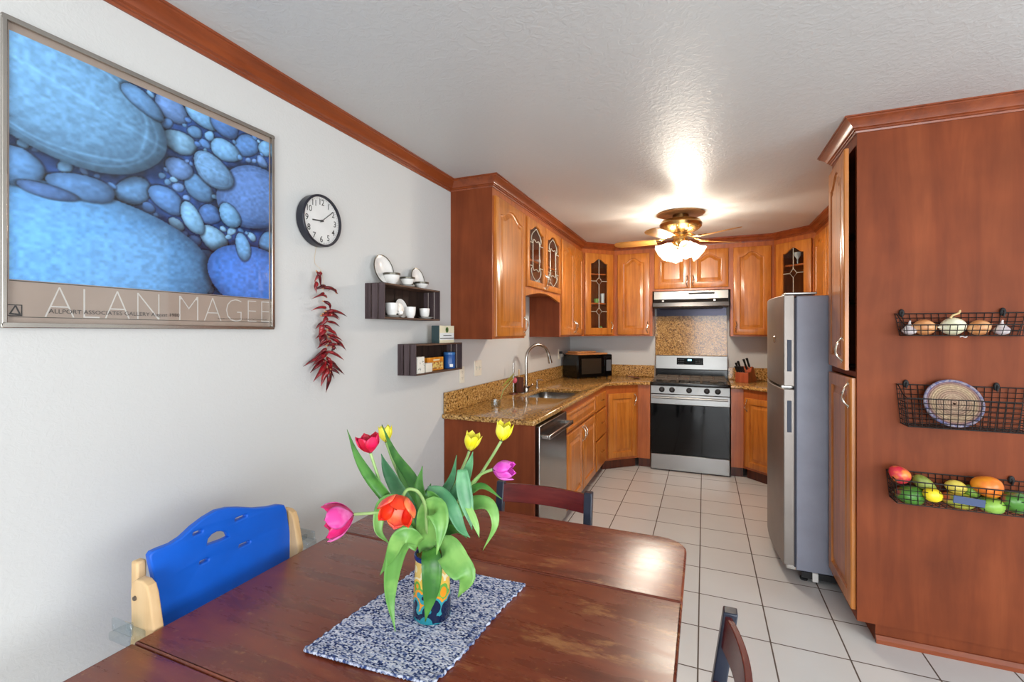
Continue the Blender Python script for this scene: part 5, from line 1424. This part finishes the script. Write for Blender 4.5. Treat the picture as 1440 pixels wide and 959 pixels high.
MB().lathe([(0, 0), (.03, 0), (.005, .01), (.005, .05), (.03, .09), (.034, .12), (.031, .12), (.026, .09), (0, .055)], 20).build('goblet', gm, t)

# ------------------------------------------------------------------ dining table
TZ = .74
t = root('dining_table', 'worn dark red drop-leaf dining table in the foreground', 'table', (0, 0, 0))
TX0, TX1 = -1.20, -.052
def leaf(y0, y1, nm, rs, bow=0.):
    pts = rounded(TX0, y0, TX1, y1, .0, 6, rs)
    v, f = extruded(pts, [], .022, .006)
    return MB().add(v, f, Matrix.Translation((0, 0, TZ - .022))).build(nm, M['table'], t)
leaf(1.2925, 1.685, 'drop_leaf', (.004, .004, .085, .06)); leaf(.652, 1.2905, 'tabletop', (.004, .004, .004, .004)); leaf(.26, .650, 'drop_leaf', (.085, .085, .004, .004))
MB().box(-1.08, .72, .62, -.17, .74, TZ - .0225).box(-1.08, 1.20, .62, -.17, 1.22, TZ - .0225).box(-1.08, .74, .62, -1.06, 1.20, TZ - .0225).box(-.19, .74, .62, -.17, 1.20, TZ - .0225).build('apron', M['mahog'], t, bevel=.002, smooth=0)
for x in (-1.05, -.20):
    for y in (.76, 1.18):
        MB().lathe([(0, 0), (.018, 0), (.022, .06), (.03, .30), (.022, .40), (.034, .44), (.034, .70), (0, .70)], 18, Matrix.Translation((x, y, 0))).build('leg', M['mahog'], t)
for y in (.42, 1.50):
    MB().box(-.64, min(y, 1.21), TZ - .06, -.60, max(y, .73) if y < 1 else y, TZ - .0225).build('leaf_support', M['mahog'], t, smooth=0)

# placemat
t = root('placemat', 'blue and white woven rag placemat under the tulip vase', 'placemat', (0, 0, TZ))
C = [Vector((-.813, .775)), Vector((-.500, .795)), Vector((-.462, 1.205)), Vector((-.782, 1.195))]
mb = MB(); nu, nv = 90, 60
def mat_pt(s, w):
    a = C[0].lerp(C[3], s); b = C[1].lerp(C[2], s); p = a.lerp(b, w)
    ex = .0025 * math.sin(s * 95) * (1 if w > .5 else -1) * (abs(w - .5) * 2) ** 12
    bow = .006 * math.sin(s * PI * 2.2) * (w - .5) + .004 * math.sin(w * PI * 2) * (s - .5)
    z = .0035 + .0008 * math.sin(w * nv * PI) + .0008 * math.sin(s * nu * PI * .5) + .002 * math.exp(-((s - .02) / .04) ** 2) * (1 + math.sin(w * 7))
    return Vector((p.x + ex + bow, p.y + bow, z))
mb.grid(mat_pt, nu, nv)
o = mb.build('woven_cloth', M['weave'], t, smooth=1.2, solid=.004)
def edge(fn, nm, col):
    mb = MB(); n = 72
    P = [fn(i / n) for i in range(n + 1)]
    mb.tube(P, [.0028 + .0012 * (i % 2) for i in range(n + 1)], 6); mb.build(nm, col, t, smooth=1.2)
em = two_tone('navy_white_binding', (44, 66, 120), (206, 212, 230), scale=120, rough=.9)
edge(lambda s: mat_pt(0, s) + Vector((0, -.002, .0005)), 'binding', em); edge(lambda s: mat_pt(1, s) + Vector((0, .002, .0005)), 'binding', em)
edge(lambda s: mat_pt(s, 0), 'binding', em); edge(lambda s: mat_pt(s, 1), 'binding', em)

# vase
VX, VY, VZ = -.622, .99, TZ + .0065
t = root('flower_vase', 'painted ceramic vase with blue, teal and yellow flower pattern on the placemat', 'vase', (VX, VY, VZ))
def vase_mat():
    m, nt, b = base_mat('painted_vase')
    L = nt.links.new; N = nt.nodes.new
    tc = N('ShaderNodeTexCoord'); sp = N('ShaderNodeSeparateXYZ'); L(tc.outputs['Object'], sp.inputs[0])
    mr = N('ShaderNodeMapRange'); mr.inputs['From Max'].default_value = .15; L(sp.outputs[2], mr.inputs['Value'])
    vo = N('ShaderNodeTexVoronoi'); vo.inputs['Scale'].default_value = 38; L(tc.outputs['Object'], vo.inputs['Vector'])
    ad = N('ShaderNodeMath'); ad.operation = 'MULTIPLY_ADD'; ad.inputs[1].default_value = .45; ad.inputs[2].default_value = -.16; L(vo.outputs['Distance'], ad.inputs[0])
    a2 = N('ShaderNodeMath'); a2.operation = 'ADD'; L(mr.outputs['Result'], a2.inputs[0]); L(ad.outputs[0], a2.inputs[1])
    r = N('ShaderNodeValToRGB'); r.color_ramp.interpolation = 'CONSTANT'; e = r.color_ramp.elements
    e[0].position = 0; e[0].color = lin((40, 136, 150)); e[1].position = .99; e[1].color = lin((226, 196, 120))
    for p_, c_ in ((.16, (20, 30, 62)), (.36, (54, 150, 160)), (.46, (228, 150, 40)), (.56, (106, 170, 70)), (.66, (232, 190, 80)), (.76, (232, 222, 180)), (.86, (222, 190, 110))):
        x = e.new(p_); x.color = lin(c_)
    L(a2.outputs[0], r.inputs['Fac'])
    L(r.outputs['Color'], b.inputs['Base Color']); b.inputs['Roughness'].default_value = .15
    return m
MB().lathe([(0, 0), (.043, 0), (.046, .004), (.0455, .06), (.042, .11), (.041, .145), (.0425, .152), (.039, .152), (.038, .12), (.04, .02), (0, .012)], 40).build('vase_body', vase_mat(), t, smooth=.9)
MB().lathe([(.042, .1435), (.0435, .147), (.0435, .1535), (.041, .155), (.0385, .1535), (.0385, .147)], 40).build('rim', plain('cobalt_rim', (30, 50, 116), rough=.15), t, label='cobalt blue rim')
MB().lathe([(0, .10), (.0385, .10), (.0385, .099), (0, .099)], 30).build('water', M['clear'], t)

# tulips -------------------------------------------------
def petal_flower(parent, base, axis, H, R, mats, open_=.5, twist=0., inner=None):
    axis = Vector(axis).normalized(); q = axis.to_track_quat('Z', 'Y').to_matrix().to_4x4(); m = Matrix.Translation(Vector(base)) @ q @ Matrix.Rotation(twist, 4, 'Z')
    for k in range(6):
        outer_ = k % 2 == 0; a0 = k * PI / 3; rr = R * (1.0 if outer_ else .88); hh = H * (1.0 if outer_ else 1.03)
        jit = random.uniform(-.05, .05)
        def fn(s, w):
            z = hh * s
            prof_ = math.sin(min(1, s * 1.55) * PI / 2) ** .75
            lean = rr * (prof_ + (open_ - .35) * max(0, s - .35) * 1.3)
            half = .72 * (min(1, .35 + s * 1.5)) * (1 if s < .55 else max(0, 1 - ((s - .55) / .45) ** 2.6) ** .55)
            half = max(.03, half)
            th = a0 + (w * 2 - 1) * half + jit * s
            cup_ = 1 - .12 * (w * 2 - 1) ** 2 * s + .03 * math.sin(w * PI * 3) * s
            return Vector((lean * cup_ * math.cos(th), lean * cup_ * math.sin(th), z - .10 * H * (w * 2 - 1) ** 2 * s))
        mb = MB(); mb.grid(fn, 12, 8)
        mb2 = MB(); mb2.add([m @ Vector(v) for v in mb.v], mb.f)
        mb2.build('petal', mats[0] if outer_ or len(mats) < 2 else mats[1], parent, smooth=1.4, solid=.0009)
    pm_ = MB().tube([m @ Vector((0, 0, 0)), m @ Vector((0, 0, H * .5))], [.004, .0025], 8)
    for j in range(5): pm_.tube([m @ Vector((0, 0, .004)), m @ Vector((.007 * math.cos(j * 1.256), .007 * math.sin(j * 1.256), H * .42))], .0013, 5)
    pm_.build('pistil', plain_pist, parent)
plain_pist = plain('dark_pistil', (60, 52, 40))
gl = two_tone('tulip_leaf_green', (52, 108, 42), (82, 142, 58), rough=.38, scale=18, stretch=(1, 1, 1), sss=0)
gl2 = two_tone('pale_tulip_leaf', (98, 152, 72), (130, 178, 92), rough=.38, scale=16)
gl3 = two_tone('blue_green_leaf', (66, 128, 84), (96, 156, 108), rough=.35, scale=16)
stm = two_tone('tulip_stem', (134, 172, 96), (160, 190, 122), rough=.4, scale=14)
def leaf_blade(parent, pts, wid, mat, roll=0., cup_=.25, tipk=1.2, wave=.0):
    """pts: (u, v, depth) as measured in the photo at an assumed distance; wid metres"""
    P = smooth_path([on_y(u, v, y) - TLOC for u, v, y in pts], 5); n = len(P)
    mb = MB(); nw = 6; vs = []
    cam = Vector((0, 0, EYE)) - TLOC
    for i, p in enumerate(P):
        s = i / (n - 1)
        t_ = (P[min(i + 1, n - 1)] - P[max(i - 1, 0)]).normalized()
        vw = (cam - p).normalized()
        side = t_.cross(vw).normalized(); nrm = side.cross(t_).normalized()
        rl = roll * s if isinstance(roll, (int, float)) else roll[0] + (roll[1] - roll[0]) * s
        sd = side * math.cos(rl) + nrm * math.sin(rl); nm_ = nrm * math.cos(rl) - side * math.sin(rl)
        w = wid * .5 * max(.02, (math.sin(PI * min(1, s * .82 + .18)) ** .8) * (1 if s < .6 else 1 - ((s - .6) / .4) ** 2.4 * .55))
        if s > .995: w = wid * .02
        for j in range(nw + 1):
            x = j / nw * 2 - 1
            vs.append(p + sd * x * w + nm_ * (cup_ * w * (x * x - .5) * 1.1 + wave * w * math.sin(s * 11 + x)))
    fs = [(i * (nw + 1) + j, (i + 1) * (nw + 1) + j, (i + 1) * (nw + 1) + j + 1, i * (nw + 1) + j + 1) for i in range(n - 1) for j in range(nw)]
    mb.add(vs, fs); return mb.build('leaf', mat, parent, smooth=1.4, solid=.0010)
TLOC = Vector((VX, VY, VZ + .02))
def tulip(label, stem, H, R, mats, axis, open_, leaves, twist=0., off=(0, 0)):
    t = root('tulip', label, 'tulip', TLOC, 0, 'tulips in the vase')
    P = [Vector((off[0], off[1], 0)), Vector((off[0] * .7, off[1] * .7, .13))] + [on_y(u, v, y) - TLOC for u, v, y in stem]
    P = smooth_path(P, 6); MB().tube(P, .0036, 10).build('stem', stm, t, smooth=1.2)
    base = P[-1]; ax = Vector(axis) if axis is not None else (P[-1] - P[-3])
    petal_flower(t, base, ax, H, R, mats, open_, twist)
    for l in leaves: leaf_blade(t, *l[:3], **(l[3] if len(l) > 3 else {}))
    return t
red = two_tone('crimson_petal', (200, 10, 50), (222, 26, 84), rough=.4, scale=30)
pnk = two_tone('hot_pink_petal', (222, 60, 150), (236, 118, 184), rough=.4, scale=26)
pnk2 = two_tone('deep_pink_inner', (206, 10, 90), (226, 40, 120), rough=.4, scale=26)
orr = two_tone('orange_red_petal', (226, 70, 60), (240, 120, 70), rough=.4, scale=30)
ori = two_tone('scarlet_inner', (220, 30, 14), (236, 62, 22), rough=.4, scale=30)
yel = two_tone('yellow_petal', (236, 222, 30), (246, 236, 80), rough=.4, scale=30)
mag = two_tone('magenta_petal', (208, 60, 178), (226, 110, 200), rough=.4, scale=26)
tulip('crimson tulip standing upright at the upper left of the vase', [(590, 760, .97), (560, 730, .95), (540, 697, .94), (530, 665, .93), (521, 637, .93)], .046, .026, [red], (-.12, -.1, 1), .55,
      [([(568, 740, .95), (545, 702, .93), (520, 670, .92), (502, 640, .92), (488, 604, .93)], .034, gl, dict(roll=(.5, .9)))], .3, (-.012, 0))
tulip('yellow tulip behind the crimson one at the upper left', [(595, 750, 1.02), (575, 700, 1.05), (555, 655, 1.07), (543, 622, 1.08)], .047, .020, [yel], (-.12, .0, 1), .35,
      [([(600, 775, 1.0), (598, 730, 1.0), (583, 680, 1.01), (556, 640, 1.03), (537, 597, 1.04)], .036, gl, dict(roll=(.3, .7))),
       ([(597, 770, .98), (580, 725, .99), (560, 690, 1.0), (544, 660, 1.0), (536, 638, 1.0)], .040, gl3, dict(roll=(.2, .5))),
       ([(600, 770, 1.03), (592, 720, 1.05), (578, 690, 1.06), (563, 660, 1.06), (556, 645, 1.06)], .032, gl, {})], .1, (-.010, .012))
tulip('pink tulip on a horizontal stem reaching out to the far left', [(590, 758, .93), (565, 728, .90), (540, 721, .88), (515, 722, .87), (498, 723, .87)], .066, .038, [pnk, pnk2], (-.66, -.72, -.15), .6,
      [([(585, 765, .92), (572, 735, .91), (556, 708, .91), (538, 712, .91), (532, 745, .90), (548, 765, .90)], .038, gl2, dict(roll=(0, .3))),
       ([(588, 768, .90), (574, 758, .885), (560, 772, .875), (551, 806, .87), (549, 845, .87), (556, 888, .865)], .040, gl2, dict(roll=(-.2, .5), cup_=.4))], .5, (-.014, -.008))
tulip('orange-red tulip drooping towards the viewer at the left centre', [(600, 745, .93), (598, 712, .90), (588, 692, .87), (574, 688, .85), (566, 698, .84)], .054, .038, [orr, ori], (.18, -.78, -.58), .5,
      [([(592, 762, .90), (575, 752, .87), (560, 758, .86), (548, 785, .86), (534, 809, .865)], .034, gl2, dict(roll=(.3, -.2))),
       ([(603, 772, .93), (607, 790, .905), (606, 830, .90), (598, 874, .90)], .046, gl, dict(cup_=.3, roll=(0, .15))),
       ([(602, 770, .96), (604, 740, .96), (590, 690, .97), (594, 655, .98)], .036, gl, dict(roll=(.4, .5)))], .2, (0, -.014))
tulip('yellow tulip with one loose petal, left of the two at the upper right', [(612, 755, 1.02), (628, 710, 1.06), (645, 670, 1.09), (656, 645, 1.10), (660, 634, 1.10)], .050, .020, [yel], (.30, 0, 1), .55,
      [([(612, 770, .98), (628, 720, .98), (650, 680, 1.0), (660, 655, 1.0), (665, 635, 1.0)], .030, gl3, dict(roll=(.2, .2))),
       ([(650, 660, .97), (652, 685, .96), (657, 712, .955), (664, 745, .95)], .036, gl3, {}),
       ([(606, 765, .99), (612, 730, .99), (622, 700, 1.0), (636, 672, 1.01), (642, 640, 1.01)], .030, gl3, dict(roll=(.2, .6))),
       ([(598, 775, 1.0), (604, 735, 1.0), (598, 705, 1.0), (606, 680, 1.0)], .036, gl, {}),
       ([(612, 775, 1.0), (618, 745, 1.0), (632, 718, 1.0), (630, 690, 1.02)], .034, gl, dict(roll=(.2, .5))),
       ([(608, 772, .98), (626, 748, .98), (644, 744, .98), (657, 757, .98)], .024, gl, {})], .7, (.010, .010))
tulip('yellow tulip on the longest stem at the upper right', [(615, 750, 1.0), (640, 710, 1.03), (670, 675, 1.06), (690, 645, 1.07), (705, 620, 1.07)], .048, .021, [yel], (.22, 0, 1), .45,
      [([(640, 695, 1.0), (660, 690, 1.0), (680, 684, 1.0), (706, 702, 1.0)], .022, gl, dict(roll=(.3, .9))),
       ([(618, 765, 1.0), (640, 725, 1.0), (664, 708, 1.01), (688, 710, 1.01), (696, 738, 1.0), (679, 774, .99)], .034, gl2, dict(roll=(0, .6))),
       ([(612, 768, .95), (622, 728, .94), (608, 700, .93), (600, 690, .93)], .034, gl, dict(roll=(.3, .3)))], .9, (.014, .0))
tulip('magenta tulip lying sideways at the right, pointing right', [(615, 758, .96), (632, 722, .97), (655, 690, .99), (675, 668, 1.0), (693, 660, 1.0)], .052, .025, [mag], (1, .1, .04), .18,
      [([(600, 775, .94), (601, 745, .925), (606, 720, .915), (614, 718, .905), (620, 742, .895), (614, 780, .885)], .056, gl2, dict(cup_=.5, roll=(0, .2))),
       ([(618, 775, .93), (628, 772, .905), (642, 792, .89), (656, 812, .89), (644, 840, .895)], .060, gl2, dict(cup_=.35, wave=.12)),
       ([(600, 690, .95), (618, 694, .94), (634, 712, .93), (648, 742, .93), (661, 756, .93)], .034, gl3, dict(roll=(.2, .4))),
       ([(650, 700, .96), (662, 720, .955), (670, 740, .95), (674, 756, .95)], .016, gl2, {})], .4, (.012, -.010))

# ------------------------------------------------------------------ ladder-back chairs
def chair(label, loc, rz):
    """local: seat towards -y, back rails along x at y=0; slate posts, mahogany rails"""
    t = root('dining_chair', label, 'chair', (*loc, 0), rz, 'ladder-back dining chairs')
    W2 = .205; ZT_ = .81
    for s in (-1, 1):
        x = s * (W2 - .016)
        P = [(x, -.02, 0), (x, -.01, .42), (x, .005, .60), (x, .035, ZT_)]
        mb = MB(); vs = []
        for (a, y, z) in P:
            vs += [(a - .016, y - .014, z), (a + .016, y - .014, z), (a + .016, y + .016, z), (a - .016, y + .016, z)]
        fs = [(0, 3, 2, 1)] + [(i * 4 + j, i * 4 + (j + 1) % 4, i * 4 + 4 + (j + 1) % 4, i * 4 + 4 + j) for i in range(3) for j in range(4)] + [(12, 13, 14, 15)]
        mb.add(vs, fs).build('back_post', M['navy'], t, bevel=.003)
        MB().box(x - .016, -.39, 0, x + .016, -.36, .43).build('leg', M['navy'], t, bevel=.003)
    for zc, hh in ((.765, .074), (.625, .05), (.53, .05)):
        mb = MB(); n = 14; vs = []
        for i in range(n + 1):
            x = -W2 + .03 + (2 * W2 - .06) * i / n; bow = .026 * (1 - (2 * i / n - 1) ** 2)
            y = -.004 + (zc - .60) * .16 + bow
            vs += [(x, y - .007, zc - hh / 2), (x, y + .007, zc - hh / 2), (x, y + .007 + hh * .12, zc + hh / 2), (x, y - .007 + hh * .12, zc + hh / 2)]
        fs = [(0, 1, 2, 3)] + [(i * 4 + j, i * 4 + (j + 1) % 4, i * 4 + 4 + (j + 1) % 4, i * 4 + 4 + j) for i in range(n) for j in range(4)] + [(n * 4 + 3, n * 4 + 2, n * 4 + 1, n * 4)]
        mb.add(vs, fs).build('back_rail', M['mahog'], t, bevel=.002)
    v, f = extruded(rounded(-W2, -.40, W2, -.02, .02, 4), [], .025, .006)
    MB().add(v, f, Matrix.Translation((0, 0, .43))).build('seat', M['mahog'], t)
    MB().box(-W2 + .03, -.385, .37, W2 - .03, -.37, .43).box(-W2 + .02, -.37, .2, -W2 + .035, -.02, .22).box(W2 - .035, -.37, .2, W2 - .02, -.02, .22).build('stretcher', M['mahog'], t, smooth=0)
    return t
chair('dark ladder-back chair pushed in at the far end of the table', (-.612, 1.79), 0)
chair('dark ladder-back chair at the right side of the table, only its curved back showing', (.02, .985), -PI / 2)

# ------------------------------------------------------------------ blue child's chair
t = root('child_chair', "child's chair with a blue plastic back and beech frame between table and wall", 'chair', (-1.30, .94, 0), 0)
# back panel in the YZ plane, slightly leaning to the wall
def pyz(u, v, x=-1.30): p = on_x(u, v, x); return (p.y - .94, p.z)
top = [pyz(u, v) for u, v in ((408, 783), (407, 760), (403, 735), (400, 716), (397, 709.5), (389, 709), (375, 712), (355, 713.5), (335, 712.5), (318, 713), (302, 717), (285, 727), (268, 740), (252, 755), (238, 764), (222, 770), (211, 775), (207, 781), (209, 792), (216, 822), (226, 868))]
yr, zr = top[0]; yl, zl = top[-1]
bot = [(yl + .004, .50), (yr - .004, .50)]
outer = [(a, b) for a, b in top] + bot
def slot(u, v, w=.026, h=.0085, sk=.0):
    cy_, cz_ = pyz(u, v); return [(cy_ + p[0], cz_ + p[1] + p[0] * sk) for p in rounded(-w / 2, -h / 2, w / 2, h / 2, h * .45, 3)][::-1]
hc = pyz(302, 758)
hl = [pyz(u, v) for u, v in ((288, 766), (290, 757), (295, 751), (302, 747), (310, 746), (317, 749), (319, 754), (311, 758), (300, 762))][::-1]
v, f = extruded(outer, [hl, slot(336, 727, .038), slot(275, 748), slot(341, 764, .038), slot(284, 788)], .022, .005)
ln = Matrix.Rotation(0, 4, 'Y')
MB().add(v, f, YZ @ Matrix.Translation((0, 0, -.011))).build('backrest', M['blue'], t, smooth=.7)
v, f = extruded(rounded(-.01, -.19, .30, .19, .05, 5), [], .022, .006)
MB().add(v, f, Matrix.Translation((.02, 0, .47))).build('seat', M['blue'], t)
yl_ = pyz(200, 800)[0]; yr_ = pyz(414, 740)[0]
def side(yc, nm, dx=0.):
    # upright board, broad face looking along the table edge, rounded top
    pts = [(-.075, .0), (-.045, .0), (.055, .845 - .03), (.052, .845 - .01), (.035, .850), (.0, .850), (-.03, .846), (-.05, .83), (-.058, .80), (-.05, .60)]
    pts = [(-.10, 0), (-.03, 0), (.05, .50), (.100, .72), (.078, .815), (.068, .836), (.050, .845), (.026, .845), (.010, .835), (.004, .815), (.008, .72), (-.03, .50)]
    pts = [(x + dx * min(1, z / .5), z) for x, z in pts]
    v, f = extruded(pts, [], .024, .005)
    MB().add(v, f, XZ @ Matrix.Translation((0, 0, -yc - .012))).build(nm, M['beech'], t)
side(-.232, 'side_board'); side(.236, 'side_board', -.05)
for s in (-1, 1):
    mb = MB(); vs = []
    MB().box(-.045, s * .205 - .012, 0, -.018, s * .205 + .012, .865).build('back_post', M['beech'], t, bevel=.006)
    MB().box(-.20, s * .232 - .014, 0.0, .30, s * .232 + .014, .03).build('skid', M['beech'], t, bevel=.004)
    MB().lathe([(0, .004), (.005, .004), (.006, 0)], 10, Matrix.Translation((.025, s * .232 + s * .012, .80)) @ Matrix.Rotation(-s * PI / 2, 4, 'X')).build('bolt', M['iron'], t)
    mb = MB().box(-.005, s * .245 if s > 0 else -.285, .715, .07, .285 if s > 0 else -.245, .735).box(-.005, s * .275 - .004, .735, .07, s * .275 + .004, .765).box(.03, s * .25 - .004, .735, .04, s * .27 + .004, .752)
    mb.build('plastic_glide', M['clear'], t, bevel=.004, label='clear plastic clip')
MB().box(-.03, -.22, .38, .28, .22, .40).build('footboard', M['beech'], t, bevel=.004)

# ------------------------------------------------------------------ light
def area(name, loc, rot, sx, sy, power, col=(1, 1, 1)):
    l = bpy.data.lights.new(name, 'AREA'); l.shape = 'RECTANGLE'; l.size = sx; l.size_y = sy; l.energy = power; l.color = col
    o = bpy.data.objects.new(name, l); COL.objects.link(o); o.location = loc; o.rotation_euler = rot; return o
area('daylight_window_1', (1.2, YF - .16, 1.16), (-PI / 2 + PI, 0, 0), 2.9, 2.0, 132, (.93, .97, 1.0))
area('daylight_window_2', (XR + .16, .1, 1.45), (0, PI / 2, 0), 1.4, 2.9, 75, (.93, .97, 1.0))
for i, p in enumerate(bulbs):
    l = bpy.data.lights.new('bulb', 'POINT'); l.energy = 14; l.color = (1, .92, .80); l.shadow_soft_size = .028
    o = bpy.data.objects.new('bulb_light', l); COL.objects.link(o); o.location = p
w = bpy.data.worlds.new('sky'); SC.world = w; w.use_nodes = True
bgn = w.node_tree.nodes['Background']; sk = w.node_tree.nodes.new('ShaderNodeTexSky'); sk.sky_type = 'HOSEK_WILKIE'; sk.turbidity = 3
w.node_tree.links.new(sk.outputs[0], bgn.inputs['Color']); bgn.inputs['Strength'].default_value = .8

# ------------------------------------------------------------------ camera
cam = bpy.data.cameras.new('camera'); cam.sensor_width = 36; cam.lens = 36 * FPX / 1440
cam.shift_y = -12.5 / 1440; cam.clip_start = .02
co = bpy.data.objects.new('camera', cam); COL.objects.link(co); co.location = (0, 0, EYE); co.rotation_euler = (PI / 2, 0, YAW)
SC.camera = co
SC.view_settings.view_transform = 'Standard'; SC.view_settings.look = 'None'; SC.view_settings.gamma = 1; SC.view_settings.use_curve_mapping = False
SC.view_settings.exposure = .5
SC.cycles.use_denoising = True
SC.cycles.max_bounces = 8; SC.cycles.transparent_max_bounces = 12
SC.cycles.sample_clamp_indirect = 6
